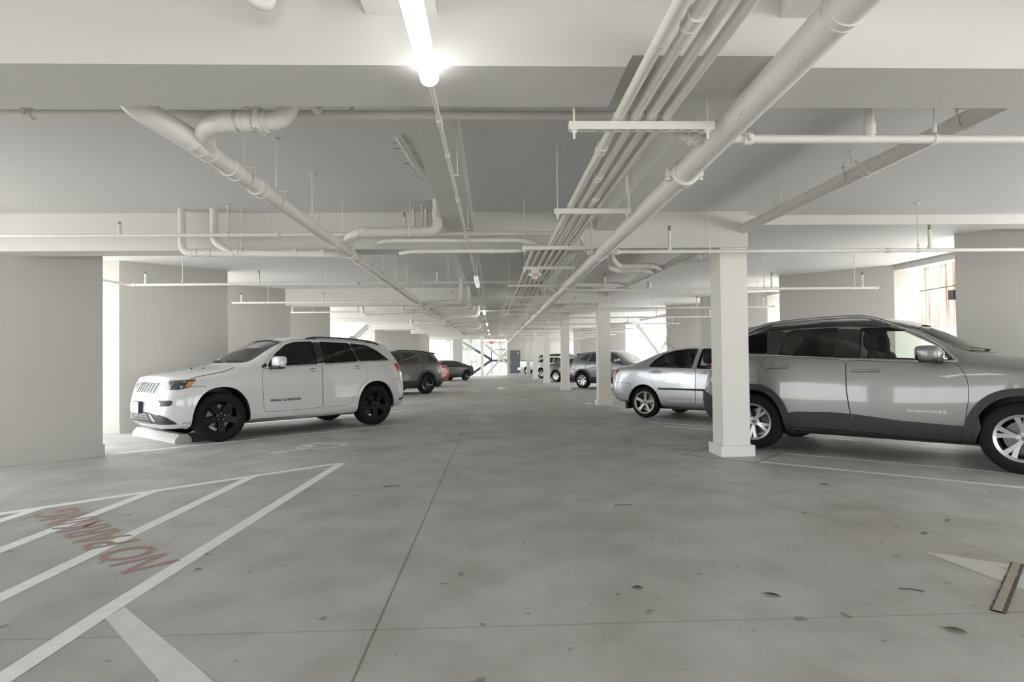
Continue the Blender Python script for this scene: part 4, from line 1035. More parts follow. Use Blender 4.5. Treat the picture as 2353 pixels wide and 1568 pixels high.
        c.decal('reversing_lens', rnd([(-2.28, 1.02), (-2.025, 1.02), (-2.06, .965), (-2.25, .965)], .012), d, .008, M_CLEAR, t)
        c.decal('tail_lamp_rear', rnd([(sd * .50, 1.16), (sd * .80, 1.16), (sd * .80, 1.0), (sd * .55, 1.0)], .02), 'B', .006, M_REDLENS)
        c.strip('reflector', [(-2.02, .465), (-2.22, .52)], .035, d, .006, M_TRIMBLK)
        c.strip('bumper_chrome', [(2.02, .335), (1.90, .345)], .014, d, .012, M_CHROME)
    # front
    for k in range(-3, 4):
        y = k * .124; tp = .040; bt = .033
        fr = c.decal('grille_frame', rnd([(y - tp - .011, .955), (y + tp + .011, .955), (y + bt + .011, .772), (y - bt - .011, .772)], .012), 'F', .006, M_CHROME)
        c.decal('grille_slot', rnd([(y - tp + .003, .945), (y + tp - .003, .945), (y + bt - .003, .788), (y - bt + .003, .788)], .01), 'F', .010, M_TRIMBLK, fr, skirt=0)
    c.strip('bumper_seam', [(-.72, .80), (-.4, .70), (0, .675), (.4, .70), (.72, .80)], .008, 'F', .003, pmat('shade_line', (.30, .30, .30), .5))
    g = c.decal('lower_grille', rnd([(-.74, .325), (-.68, .38), (-.56, .47), (-.36, .50), (.36, .50), (.56, .47), (.68, .38), (.74, .325)], .03), 'F', .006, M_TRIMBLK)
    for z in (.355, .395, .435): c.strip('grille_bar', [(-.36, z), (-.03, z)], .012, 'F', .014, M_ALLOYDK, g); c.strip('grille_bar', [(.03, z), (.36, z)], .012, 'F', .014, M_ALLOYDK, g)
    c.strip('grille_surround', rnd([(-.42, .345), (-.30, .475), (.30, .475), (.42, .345)], .03), .016, 'F', .016, M_ALLOYDK, g, closed=True)
    for sd in (-1, 1): c.decal('tow_cover', rnd([(sd * .46, .36), (sd * .40, .47), (sd * .44, .475), (sd * .58, .37)], .02), 'F', .012, pmat('skid_grey', (.33, .33, .33), .4, metal=.5), g, skirt=0)
    c.strip('chin_chrome', [(-.72, .315), (.72, .315)], .012, 'F', .012, M_CHROME)
    h, n = c.place(0, .56, 'F'); bm = bmesh.new(); box(bm, (h.x, -.165, .475), (h.x + .055, .165, .66)); pl = link('plate_holder', bm, M_TRIMBLK, c.root)
    bm = bmesh.new(); box(bm, (h.x + .055, -.155, .485), (h.x + .062, .155, .65)); bmesh.ops.bevel(bm, geom=bm.edges[:], offset=.003); link('licence_plate', bm, M_PLATE, pl)
    me = text_mesh('Jeep', .075, .002, 1.1); bm = bmesh.new(); bm.from_mesh(me); bpy.data.meshes.remove(me)
    for v in bm.verts:
        h, n = c.place(v.co.x, .968 + v.co.y * .8, 'F'); v.co = h + n * .006
    link('nose_lettering', bm, M_ALLOYDK, c.root)
    c.glass(ws, 'F', glass_mat('glass_windscreen', (.55, .60, .57), 1., 2.1), 'windscreen'); c.glass(bk, 'B', M_TINT, 'rear_window')
    c.strip('screen_frame', ws, .02, 'F', .002, M_GLOSSBLK, closed=True)
    for y0, y1 in ((.60, .05), (-.05, -.60)): c.strip('wiper', [(y0, 1.262), (y1, 1.275)], .016, 'F', .016, M_TRIMBLK)
    for y in (.18, -.32):
        h, n = c.place(1.45, y, 'T'); c.blob('washer_jet', h + Vector((0, 0, .006)), (.014, .012, .01), M_TRIMBLK)
    bm = bmesh.new(); vs = []; zr = {y: c.place(-1.80, y, 'T')[0].z for y in (-.54, -.28, 0, .28, .54)}
    for x, dz in ((-1.78, .004), (-2.16, -.028), (-2.17, -.062), (-2.0, -.065)): vs.append([bm.verts.new((x + (.05 if abs(y) > .5 else 0), y, zr[y] + dz)) for y in (-.54, -.28, 0, .28, .54)])
    for a, b in zip(vs, vs[1:] + vs[:1]):
        for k in range(4): bm.faces.new((a[k], a[k + 1], b[k + 1], b[k]))
    bm.faces.new([v[0] for v in vs]); bm.faces.new([v[-1] for v in vs][::-1]); link('spoiler', bm, P_WHITE, c.root, smooth=True)
    c.rails(-.15, -1.75, .61, .022, M_GLOSSBLK, r=.016, ends=.2)
    h, n = c.place(-1.55, 0, 'T'); c.blob('roof_aerial', h + Vector((0, 0, .02)), (.08, .03, .045), P_WHITE)
    for y in (.36, -.36): c.seat(.28, y, .62, M_SEATBLK)
    for y in (.40, 0, -.40): c.seat(-.70, y, .66, M_SEATBLK, .2)
    bm = bmesh.new(); box(bm, (.62, -.78, .75), (1.0, .78, 1.10)); link('dashboard', bm, M_CABIN, c.root)
    sty = (5, .040, .058, 'single', .080, radians(-90))
    M_BLKRIM = pmat('rim_black', (.009, .009, .009), .4, spec=.25)
    for x in (1.4575, -1.4575):
        for y in (.80, -.80): c.wheel(x, y, .392, .262, .265, sty, M_BLKRIM, front=x > 0)
    bm = bmesh.new(); box(bm, (-1.9, -.55, .22), (1.9, .55, .30)); link('underbody', bm, M_TRIMBLK, c.root)
    return c
white_suv()

def silver_suv():
    loc, hd = car_pose((5.31, 5.57), (3.455, 7.515), side=-1, half=.905)
    st = [(2.22, .30, .60, .42, .68, .70, .60, .93, .50, 1.02, 1.04),
          (2.08, .26, .80, .38, .86, .72, .82, .97, .62, 1.07, 1.10),
          (1.78, .23, .89, .34, .925, .74, .89, 1.02, .70, 1.13, 1.16),
          (1.35, .24, .91, .34, .94, .76, .91, 1.08, .74, 1.18, 1.20),
          (1.02, .25, .91, .34, .935, .78, .89, 1.12, .74, 1.215, 1.24),
          (.80, .25, .91, .34, .93, .80, .880, 1.135, .725, 1.30, 1.425),
          (.46, .25, .91, .34, .93, .80, .872, 1.15, .69, 1.515, 1.62),
          (.16, .25, .91, .34, .93, .80, .868, 1.165, .665, 1.64, 1.705),
          (-.35, .25, .91, .34, .93, .82, .866, 1.185, .648, 1.675, 1.745),
          (-.95, .25, .915, .34, .935, .84, .868, 1.21, .630, 1.665, 1.74),
          (-1.50, .26, .92, .36, .945, .84, .868, 1.235, .610, 1.635, 1.72),
          (-1.85, .30, .88, .42, .92, .80, .85, 1.23, .585, 1.575, 1.67),
          (-2.05, .36, .78, .46, .83, .78, .77, 1.19, .53, 1.48, 1.56)]
    c = Car('silver_suv', 'large silver grey SUV with roof rails parked at the right edge behind the near column', 'car', loc, hd, st,
            (.10, [-.1, -.06, 0, .02, 0, -.05, -.05, -.04]), (.06, [.05, .0, -.11, -.13, .04, .26, .26, .26]), P_SILVER)
    fw = rnd([(-.115, 1.565), (-.10, 1.20), (.52, 1.17), (.80, 1.165), (.665, 1.31), (.33, 1.505), (.20, 1.555)], .03)
    rw = rnd([(-1.03, 1.245), (-.955, 1.55), (-.88, 1.575), (-.355, 1.58), (-.36, 1.21)], .03)
    qw = rnd([(-1.215, 1.56), (-1.16, 1.265), (-1.70, 1.30), (-1.60, 1.44), (-1.42, 1.535)], .03)
    ws = rnd([(-.70, 1.255), (.70, 1.255), (.58, 1.55), (.3, 1.60), (-.3, 1.60), (-.58, 1.55)], .05)
    c.cut_arch(1.3525, .425, .80, 2.3, wide=.97, z0=.2); c.cut_arch(-1.3525, .425, .80, 2.3, wide=.97, z0=.2)
    c.cut_cabin([(.95, .62, .76), (-1.6, .62, .76), (.96, 1.16, .81), (-1.7, 1.22, .76), (.40, 1.50, .62), (.12, 1.61, .57), (-1.0, 1.64, .55), (-1.5, 1.53, .52)])
    for w in (fw, rw, qw):
        for d in 'LR': c.cut_win(w, d, .45, 1.2)
    c.cut_win(ws, 'F', .05, 2.2)
    c.finish()
    for d, sd in (('L', 1), ('R', -1)):
        c.glass(fw, d, M_TINTCLEAR); c.glass(rw, d, glass_mat('glass_privacy', (.16, .165, .15))); c.glass(qw, d, M_TINT)
        c.decal('pillar_trim', [(-.11, 1.545), (-.095, 1.195), (-.365, 1.205), (-.36, 1.565)], d, .003, M_GLOSSBLK, skirt=0)
        c.decal('pillar_trim', [(-.95, 1.54), (-1.035, 1.24), (-1.165, 1.26), (-1.22, 1.55), (-1.1, 1.585)], d, .003, M_CLAD, skirt=0)
        top = [(-1.52, 1.51), (-1.37, 1.56), (-1.19, 1.61), (-.76, 1.64), (-.25, 1.64), (.185, 1.60), (.46, 1.475), (.68, 1.322), (.835, 1.150)]
        c.strip('window_frame', [(-1.37, 1.54), (-1.19, 1.59), (-.76, 1.613), (-.25, 1.613), (.19, 1.575), (.34, 1.522)], .045, d, .0025, M_GLOSSBLK)
        c.strip('chrome_trim', top, .013, d, .008, M_CHROME, thick=1)
        c.strip('chrome_trim', [(.835, 1.150), (.32, 1.155), (-.25, 1.188), (-.77, 1.225), (-1.40, 1.262), (-1.66, 1.285)], .013, d, .008, M_CHROME, thick=1)
        c.strip('roof_seam', [(-1.75, 1.56), (-1.2, 1.625), (-.5, 1.655), (.1, 1.635), (.45, 1.53), (.75, 1.35)], .008, d, .002, M_SEAM)
        fd = [(.835, 1.135), (.915, .97), (.93, .80), (.86, .30), (-.135, .345), (-.165, .45), (-.215, .80), (-.228, 1.175), (.32, 1.142)]
        rd = [(-.240, 1.175), (-.227, .80), (-.177, .45), (-.147, .345), (-.88, .345), (-.935, .50), (-1.06, .76), (-1.245, .88), (-1.265, 1.0), (-1.19, 1.235), (-.77, 1.212)]
        for p in (rnd(fd, .09, 6), rnd(rd, .09, 6)):
            c.strip('door_seam', p, .011, d, .0015, M_SEAM, closed=True); c.decal('door', p, d, .004, P_SILVER, grid=.08, skirt=.006)
        # dark cladding on sills and arches
        c.decal('door_cladding', [(.865, .30), (.895, .46), (.32, .485), (-.16, .535), (-.142, .345)], d, .016, M_CLAD, skirt=.02, grid=.1)
        c.decal('door_cladding', [(-.152, .345), (-.17, .535), (-.42, .545), (-.80, .53), (-.93, .50), (-.885, .345)], d, .016, M_CLAD, skirt=.02, grid=.1)
        c.decal('sill', [(.98, .255), (.96, .31), (-.92, .345), (-.95, .27)], d, .02, M_CLAD, skirt=.03, grid=.12)
        c.decal('fender_cladding', [(.955, .29), (.90, .30), (.915, .46), (1.0, .60), (1.02, .45), (.97, .31)], d, .014, M_CLAD, skirt=.02)
        for x in (1.3525, -1.3525): c.decal('wheel_flare', arc_band(x, .425, .80, .075, 2.3, .2), d, .024, M_CLAD, skirt=.03, grid=.07)
        # pressed crease and a softly raised belly line
        c.strip('fuel_door', [(-1.56 + .085 * cos(a), 1.08 + .085 * sin(a)) for a in [2 * pi * k / 20 for k in range(20)]], .006, d, .0018, M_SEAM, closed=True)
        c.handle(-.895, -1.15, 1.095, sd, M_ALLOYDK if False else P_SILVER, .036); c.handle(.115, -.16, 1.05, sd, P_SILVER, .036)
        c.mirror(.635, 1.165, sd, P_SILVER, size=(.12, .13, .088))
        c.text('door_lettering', 'CHEROKEE', *((.74, .38) if sd > 0 else (.38, .74)), .602, .027, sd, M_CHROME)
        t = c.decal('tail_lamp', rnd([(-1.79, 1.215), (-1.83, 1.085), (-2.12, 1.09), (-2.06, 1.21)], .02), d, .01, M_REDLENS)
        c.decal('rear_bumper', rnd([(-1.83, .30), (-1.78, .46), (-1.86, .63), (-1.98, .72), (-2.25, .78), (-2.25, .30)], .03), d, .02, M_CLAD, skirt=.03)
        c.decal('rear_bumper_face', [(0, .36), (0, .72), (sd * .72, .72), (sd * .74, .40)], 'B', .02, M_CLAD, skirt=.03)
        c.decal('headlamp', rnd([(1.62, 1.02), (1.70, .96), (2.02, .97), (2.10, 1.03)], .02), d, .006, M_HEAD)
    c.glass(ws, 'F', glass_mat('glass_windscreen', (.55, .60, .57), 1., 2.1), 'windscreen'); c.strip('screen_frame', ws, .03, 'F', .002, M_GLOSSBLK, closed=True)
    for y0, y1 in ((.62, .02), (-.02, -.62)): c.strip('wiper', [(y0, 1.262), (y1, 1.28)], .018, 'F', .02, M_TRIMBLK)
    c.decal('rear_window', rnd([(-.55, 1.24), (.55, 1.24), (.48, 1.47), (-.48, 1.47)], .05), 'B', .004, M_DARKGLASS)
    for k in range(-3, 4): c.decal('grille_slot', rnd([(k * .10 - .035, .93), (k * .10 + .035, .93), (k * .10 + .03, .82), (k * .10 - .03, .82)], .01), 'F', .006, M_TRIMBLK)
    c.rails(.20, -1.50, .63, .072, pmat('rail_grey', (.30, .30, .30), .35, metal=.6), r=.023, ends=.36)
    for y in (.37, -.37): c.seat(.25, y, .60, M_SEATBLK)
    for y in (.40, -.40): c.seat(-.62, y, .60, M_SEATBLK, .24)
    bm = bmesh.new(); box(bm, (.58, -.74, .75), (.98, .74, 1.10)); link('dashboard', bm, M_CABIN, c.root)
    bm = bmesh.new(); h, n = c.place(-1.55, -.50, 'T'); sweep(bm, [h, h + Vector((-.13, 0, .22))], [.006, .003], 6); link('aerial', bm, M_TRIMBLK, c.root)
    for x in (1.3525, -1.3525):
        for y in (.785, -.785): c.wheel(x, y, .366, .235, .235, (5, .014, .026, 'twin', .068, radians(-87) if x < 0 else radians(90 - 3)), M_ALLOY, front=x > 0)
    bm = bmesh.new(); box(bm, (-1.8, -.55, .22), (1.8, .55, .30)); link('underbody', bm, M_TRIMBLK, c.root)
    return c
silver_suv()

def silver_sedan():
    loc, hd = car_pose(None, (3.16, 11.91), wb=2.6, heading=radians(-46), side=-1, half=.835)
    st = [(2.05, .28, .55, .38, .62, .55, .56, .70, .5, .76, .78),
          (1.90, .24, .74, .34, .79, .56, .75, .76, .6, .83, .86),
          (1.60, .20, .82, .30, .855, .58, .82, .84, .66, .92, .95),
          (1.20, .20, .84, .30, .86, .60, .84, .92, .70, 1.0, 1.03),
          (.98, .20, .84, .30, .86, .62, .84, .95, .70, 1.05, 1.08),
          (.72, .20, .84, .30, .86, .64, .835, .98, .67, 1.16, 1.25),
          (.30, .20, .84, .30, .86, .66, .83, 1.0, .60, 1.385, 1.44),
          (-.10, .20, .84, .30, .86, .66, .83, 1.01, .575, 1.455, 1.495),
          (-.55, .20, .84, .30, .86, .67, .83, 1.02, .565, 1.46, 1.50),
          (-.95, .21, .845, .31, .865, .68, .83, 1.03, .565, 1.40, 1.455),
          (-1.35, .22, .85, .32, .87, .70, .83, 1.045, .575, 1.255, 1.32),
          (-1.68, .24, .85, .35, .865, .70, .815, 1.05, .60, 1.115, 1.15),
          (-2.0, .28, .80, .38, .835, .66, .77, 1.03, .60, 1.075, 1.10),
          (-2.14, .33, .70, .42, .76, .64, .68, 1.0, .55, 1.045, 1.065)]
    c = Car('silver_sedan', 'silver four door saloon with black door moulding, rear end showing beside the second column', 'car', loc, hd, st,
            (.10, [-.08, -.05, 0, .02, -.02, -.08, -.08, -.06]), (.08, [.06, .02, -.06, -.10, -.02, .02, .02, .02]), P_COROLLA)
    rw = rnd([(-1.19, 1.075), (-1.09, 1.215), (-.93, 1.325), (-.69, 1.395), (-.40, 1.415), (-.205, 1.415), (-.235, 1.045)], .03)
    fw = rnd([(-.12, 1.04), (-.095, 1.415), (.10, 1.405), (.30, 1.345), (.62, 1.15), (.76, 1.02)], .03)
    ws = rnd([(-.64, 1.09), (.64, 1.09), (.52, 1.37), (.3, 1.42), (-.3, 1.42), (-.52, 1.37)], .05)
    bk = rnd([(-.58, 1.155), (.58, 1.155), (.48, 1.36), (-.48, 1.36)], .05)
    c.cut_arch(1.3, .395, .70, 2.05, wide=.9, z0=.22); c.cut_arch(-1.3, .395, .70, 2.05, wide=.9, z0=.22)
    c.cut_cabin([(.85, .50, .70), (-1.1, .50, .70), (.85, .99, .75), (-1.35, 1.02, .70), (.25, 1.345, .53), (-.1, 1.41, .50), (-.6, 1.415, .49), (-1.05, 1.30, .47)])
    for w in (fw, rw):
        for d in 'LR': c.cut_win(w, d, .4, 1.2)
    c.cut_win(ws, 'F', .1, 2.2); c.cut_win(bk, 'B', .9, 3)
    c.finish()
    for d, sd in (('L', 1), ('R', -1)):
        c.glass(fw, d, M_TINTCLEAR); c.glass(rw, d, M_TINTCLEAR)
        c.strip('window_frame', rw, .022, d, .003, M_GLOSSBLK, closed=True); c.strip('window_frame', fw, .022, d, .003, M_GLOSSBLK, closed=True)
        c.strip('quarter_bar', [(-.945, 1.07), (-.925, 1.325)], .03, d, .004, M_GLOSSBLK)
        c.strip('window_frame_bright', [(-1.235, 1.075), (-1.12, 1.235), (-.95, 1.355), (-.70, 1.43), (-.40, 1.452), (-.15, 1.452), (.12, 1.44), (.32, 1.375)], .02, d, .006, P_COROLLA, thick=1)
        rd = [(-1.17, 1.04), (-1.187, .95), (-1.112, .80), (-.947, .535), (-.80, .385), (-.68, .338), (-.150, .338), (-.142, 1.025), (-.4, 1.035)]
        fd = [(-.130, 1.025), (-.138, .338), (.80, .33), (.86, .60), (.84, .97), (.5, 1.01)]
        for p in (rd, fd):
            c.strip('door_seam', p, .011, d, .0015, M_SEAM, closed=True); c.decal('door', p, d, .004, P_COROLLA, grid=.08, skirt=.006)
        c.decal('side_moulding', rnd([(-.955, .60), (-.955, .635), (-.146, .632), (-.146, .595)], .015), d, .016, M_CLAD, skirt=.014)
        c.decal('side_moulding', rnd([(-.134, .595), (-.134, .632), (.80, .625), (.80, .588)], .015), d, .016, M_CLAD, skirt=.014)
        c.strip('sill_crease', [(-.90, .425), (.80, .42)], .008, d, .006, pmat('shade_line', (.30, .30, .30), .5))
        c.handle(-1.12, -.885, .965, sd, P_COROLLA, .032); c.handle(-.04, .17, .955, sd, P_COROLLA, .032)
        c.mirror(.66, 1.03, sd, P_COROLLA, size=(.09, .11, .075))
        t = c.decal('tail_lamp', rnd([(-2.12, 1.0), (-1.93, 1.005), (-2.03, .90), (-2.13, .80)], .02), d, .008, M_REDLENS)
        c.decal('tail_lamp_rear', rnd([(sd * .42, 1.0), (sd * .76, .99), (sd * .76, .80), (sd * .62, .82)], .02), 'B', .008, M_REDLENS, t)
        c.strip('bumper_seam', [(-1.58, .70), (-1.75, .722), (-2.14, .735)], .008, d, .002, M_SEAM); c.strip('bumper_seam', [(-2.02, .88), (-2.03, .74)], .006, d, .002, M_SEAM)
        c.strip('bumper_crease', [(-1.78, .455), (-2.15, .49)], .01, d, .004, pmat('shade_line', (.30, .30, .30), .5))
        c.decal('headlamp', rnd([(1.55, .80), (1.62, .70), (1.95, .66), (1.92, .76)], .03), d, .006, M_CLEAR)
        for x in (-1.72,):
            bm = bmesh.new(); box(bm, (x - .045, sd * .72 - .10, .17), (x + .01, sd * .72 + .11, .46)); bmesh.ops.bevel(bm, geom=bm.edges[:], offset=.012); link('mud_flap', bm, M_CLAD, c.root)
    c.glass(ws, 'F', M_TINTCLEAR, 'windscreen'); c.glass(bk, 'B', M_TINTCLEAR, 'rear_window')
    c.decal('lower_valance', [(-.7, .30), (-.68, .40), (.68, .40), (.7, .30)], 'B', .004, M_TRIMBLK)
    c.decal('licence_plate', [(-.16, .80), (-.16, .92), (.16, .92), (.16, .80)], 'B', .01, M_PLATE)
    bm = bmesh.new(); h, n = c.place(-.98, 0, 'T'); sweep(bm, [h, h + Vector((-.35, 0, .20))], [.006, .003], 6); link('aerial', bm, M_TRIMBLK, c.root)
    for y in (.34, -.34): c.seat(.22, y, .42, M_SEATGRY)
    for y in (.38, -.38): c.seat(-.60, y, .43, M_SEATGRY, .24)
    bm = bmesh.new(); box(bm, (.50, -.7, .6), (.85, .7, .96)); link('dashboard', bm, M_CABIN, c.root)
    bm = bmesh.new(); sweep(bm, [(.40 + .09 * sin(a) * .5, .34 + .18 * cos(a), .88 + .18 * sin(a)) for a in [2 * pi * k / 20 for k in range(21)]], .014, 8); link('steering_wheel', bm, M_SEATBLK, c.root, smooth=True)
    for x in (1.3, -1.3):
        for y in (.735, -.735): c.wheel(x, y, .318, .228, .195, (5, .024, .034, 'single', .072, radians(95)), pmat('alloy_dull', (.52, .50, .47), .4, metal=.7), front=x > 0)
    bm = bmesh.new(); box(bm, (-1.7, -.5, .18), (1.7, .5, .25)); link('underbody', bm, M_TRIMBLK, c.root)
silver_sedan()
SUV_T = [(2.30, .25, .66, .33, .74, .62, .64, .88, .56, .985, 1.0), (2.18, .23, .84, .32, .88, .62, .83, .91, .66, 1.02, 1.05), (1.92, .22, .94, .32, .965, .64, .91, .97, .72, 1.07, 1.10),
         (1.46, .24, .96, .33, .985, .68, .94, 1.03, .76, 1.13, 1.155), (1.10, .25, .955, .34, .975, .70, .94, 1.08, .78, 1.19, 1.215), (.86, .25, .95, .34, .97, .70, .93, 1.10, .745, 1.285, 1.40),
         (.50, .25, .95, .34, .965, .70, .925, 1.13, .71, 1.515, 1.635), (.14, .25, .95, .34, .965, .70, .92, 1.15, .685, 1.655, 1.735), (-.5, .25, .95, .34, .965, .70, .92, 1.17, .675, 1.69, 1.765),
         (-1.15, .25, .96, .34, .975, .72, .92, 1.19, .655, 1.68, 1.755), (-1.70, .26, .965, .36, .98, .74, .91, 1.21, .635, 1.64, 1.72), (-2.02, .29, .93, .40, .95, .72, .87, 1.20, .60, 1.58, 1.67), (-2.22, .32, .86, .44, .88, .70, .80, 1.16, .54, 1.50, 1.58)]
SEDAN_T = [(2.05, .28, .55, .38, .62, .55, .56, .70, .5, .76, .78), (1.90, .24, .74, .34, .79, .56, .75, .76, .6, .83, .86), (1.60, .20, .82, .30, .855, .58, .82, .84, .66, .92, .95), (1.20, .20, .84, .30, .86, .60, .84, .92, .70, 1.0, 1.03),
           (.98, .20, .84, .30, .86, .62, .84, .95, .70, 1.05, 1.08), (.72, .20, .84, .30, .86, .64, .835, .98, .67, 1.16, 1.25), (.30, .20, .84, .30, .86, .66, .83, 1.0, .60, 1.385, 1.44), (-.10, .20, .84, .30, .86, .66, .83, 1.01, .575, 1.455, 1.495),
           (-.55, .20, .84, .30, .86, .67, .83, 1.02, .565, 1.44, 1.49), (-.95, .21, .845, .31, .865, .68, .83, 1.03, .565, 1.36, 1.42), (-1.35, .22, .85, .32, .87, .70, .83, 1.045, .575, 1.22, 1.28), (-1.68, .24, .85, .35, .865, .70, .815, 1.05, .60, 1.115, 1.15),
           (-2.0, .28, .80, .38, .835, .66, .77, 1.03, .60, 1.075, 1.10), (-2.14, .33, .70, .42, .76, .64, .68, 1.0, .55, 1.045, 1.065)]
def far_car(name, label, kind, rear, wb, hd, side, H, half, ro, paint, R, rim, style, rmat, feats, clad=False, flat_top=False):
    T, tw, th, thalf, tro = (SUV_T, 2.915, 1.765, .985, 2.30) if kind == 'suv' else (SEDAN_T, 2.6, 1.50, .86, 2.2)
    ax = tw / 2
    def mx(x): return x * wb / tw if abs(x) <= ax else (math.copysign(wb / 2, x) + (x - math.copysign(ax, x)) * ((ro - wb / 2) / (tro - ax) if x < 0 else 1.0))
    sz = H / th; sy = half / thalf
    st = [tuple([mx(a[0])] + [v * (sy if i in (1, 3, 5, 7) else sz) for i, v in enumerate(a[1:])]) for a in T]
    q = lambda pts: [(mx(x), z * sz) for x, z in pts]
    loc, h = car_pose(None, rear, wb=wb, heading=hd, side=side, half=half - .03)
    c = Car(name, label, 'car', loc, h, st, (.09, [-.12, -.08, 0, .03, -.03, -.06, -.06, -.05]), (.06, [.02, .0, -.08, -.10, -.02, .20, .20, .20] if kind == 'suv' else [.06, .02, -.06, -.10, -.02, .02, .02, .02]), paint)
    a = R * 1.14; zt = R * 2.18
    for x in (wb / 2, -wb / 2): c.cut_arch(x, a, zt, 2.15, wide=half + .02)
    c.finish()
    if kind == 'suv':
        wins = [[(.70, 1.175), (.50, 1.395), (.28, 1.55), (.11, 1.60), (-.235, 1.615), (-.235, 1.215)], [(-.32, 1.615), (-.985, 1.60), (-1.10, 1.25), (-.32, 1.22)], feats.get('quarter') or [(-1.03, 1.595), (-1.38, 1.565), (-1.62, 1.45), (-1.83, 1.275), (-1.15, 1.26)]]
        wz, bz = [(-.66, 1.255), (.66, 1.255), (.58, 1.60), (.30, 1.65), (-.30, 1.65), (-.58, 1.60)], [(-.60, 1.20), (.60, 1.20), (.52, 1.54), (-.52, 1.54)]
    else:
        wins = [[(-.12, 1.04), (-.095, 1.415), (.10, 1.405), (.30, 1.345), (.62, 1.15), (.76, 1.02)], [(-1.19, 1.075), (-1.05, 1.215), (-.90, 1.305), (-.69, 1.375), (-.40, 1.405), (-.205, 1.405), (-.22, 1.045)]]
        wz, bz = [(-.62, 1.10), (.62, 1.10), (.52, 1.36), (-.52, 1.36)], [(-.58, 1.15), (.58, 1.15), (.48, 1.33), (-.48, 1.33)]
    for d, sd in (('L', 1), ('R', -1)):
        for w in wins:
            w = rnd(q(w), .04); c.decal('window', w, d, .004, M_DARKGLASS, skirt=0, grid=.12)
            if feats.get('chrome'): c.strip('window_frame', w, .022, d, .006, M_CHROME, closed=True)
        if kind == 'suv': c.strip('door_seam', q([(-.29, 1.19), (-.285, .42), (-.87, .43), (-.945, .62), (-1.09, .80), (-1.275, .935), (-1.20, 1.23)]), .012, d, .002, M_SEAM); c.strip('door_seam', q([(.80, 1.1), (.79, .42), (-.28, .42)]), .012, d, .002, M_SEAM)
        else: c.strip('door_seam', q([(-1.17, 1.04), (-1.187, .95), (-1.112, .80), (-.947, .535), (-.68, .338), (-.140, .338), (-.135, 1.03)]), .012, d, .002, M_SEAM)
        c.handle(mx(-.95), mx(-1.18), (1.13 if kind == 'suv' else .965) * sz, sd, feats.get('handle', paint)); c.mirror(mx(.63), (1.18 if kind == 'suv' else 1.03) * sz, sd, paint, size=(.10, .12, .08))
        tl = q(feats.get('tail') or ([(-2.22, 1.16), (-1.98, 1.17), (-2.06, 1.0), (-2.2, .98)] if kind == 'suv' else [(-2.12, 1.0), (-1.95, 1.0), (-2.03, .90), (-2.12, .86)]))
        t = c.decal('tail_lamp', rnd(tl, .02), d, .008, M_REDLENS); c.decal('tail_lamp_rear', rnd([(sd * .42 * sy, tl[0][1]), (sd * .80 * sy, tl[0][1]), (sd * .80 * sy, tl[-1][1]), (sd * .52 * sy, tl[-1][1])], .02), 'B', .006, M_REDLENS, t)
        if clad:
            for x in (wb / 2, -wb / 2): c.decal('wheel_flare', arc_band(x, a, zt, .085, 2.15), d, .02, M_CLAD, skirt=.03, grid=.08)
            c.decal('sill', [(wb / 2 - a, .30), (wb / 2 - a - .03, .50), (-wb / 2 + a + .03, .52), (-wb / 2 + a, .30)], d, .018, M_CLAD, skirt=.03, grid=.15)
            c.decal('rear_bumper', rnd([(-wb / 2 - a, .32), (-wb / 2 - a - .03, .55), (-ro - .02, .62), (-ro - .02, .34)], .02), d, .016, M_CLAD, skirt=.02)
    c.decal('windscreen', rnd([(y * sy, z * sz) for y, z in wz], .05), 'F', .004, feats.get('screen', M_DARKGLASS), skirt=0); c.decal('rear_window', rnd([(y * sy, z * sz) for y, z in bz], .05), 'B', .004, M_DARKGLASS, skirt=0)
    if feats.get('rails'): c.rails(mx(-.15), mx(-1.85), .62 * sy, .035, feats['rails'], r=.018, ends=.25)
    if feats.get('spoiler'):
        bm = bmesh.new(); vs = []; YS = [y * sy for y in (-.54, -.28, 0, .28, .54)]; zr = {y: c.place(mx(-1.78), y, 'T')[0].z for y in YS}
        for x, dz in ((mx(-1.76), .004), (mx(-2.12), -.03), (mx(-2.13), -.065), (mx(-1.98), -.07)): vs.append([bm.verts.new((x + (.05 if abs(y) > .5 * sy else 0), y, zr[y] + dz)) for y in YS])
        for A, B in zip(vs, vs[1:] + vs[:1]):
            for k in range(4): bm.faces.new((A[k], A[k + 1], B[k + 1], B[k]))
        link('spoiler', bm, paint, c.root, smooth=True)
    c.decal('licence_plate', [(-.16, .82 * sz), (.16, .82 * sz), (.16, .94 * sz), (-.16, .94 * sz)], 'B', .01, M_PLATE)
    y = half - .135
    for x in (wb / 2, -wb / 2):
        for yy in (y, -y): c.wheel(x, yy, R, rim, .235, style, rmat, front=x > 0)
    bm = bmesh.new(); box(bm, (-wb / 2 - .3, -.5, .22), (wb / 2 + .3, .5, .30)); link('underbody', bm, M_TRIMBLK, c.root)
    return c
LH, RH = radians(-133), radians(-46)
TEN = (10, .014, .020, 'single', .07, .3)
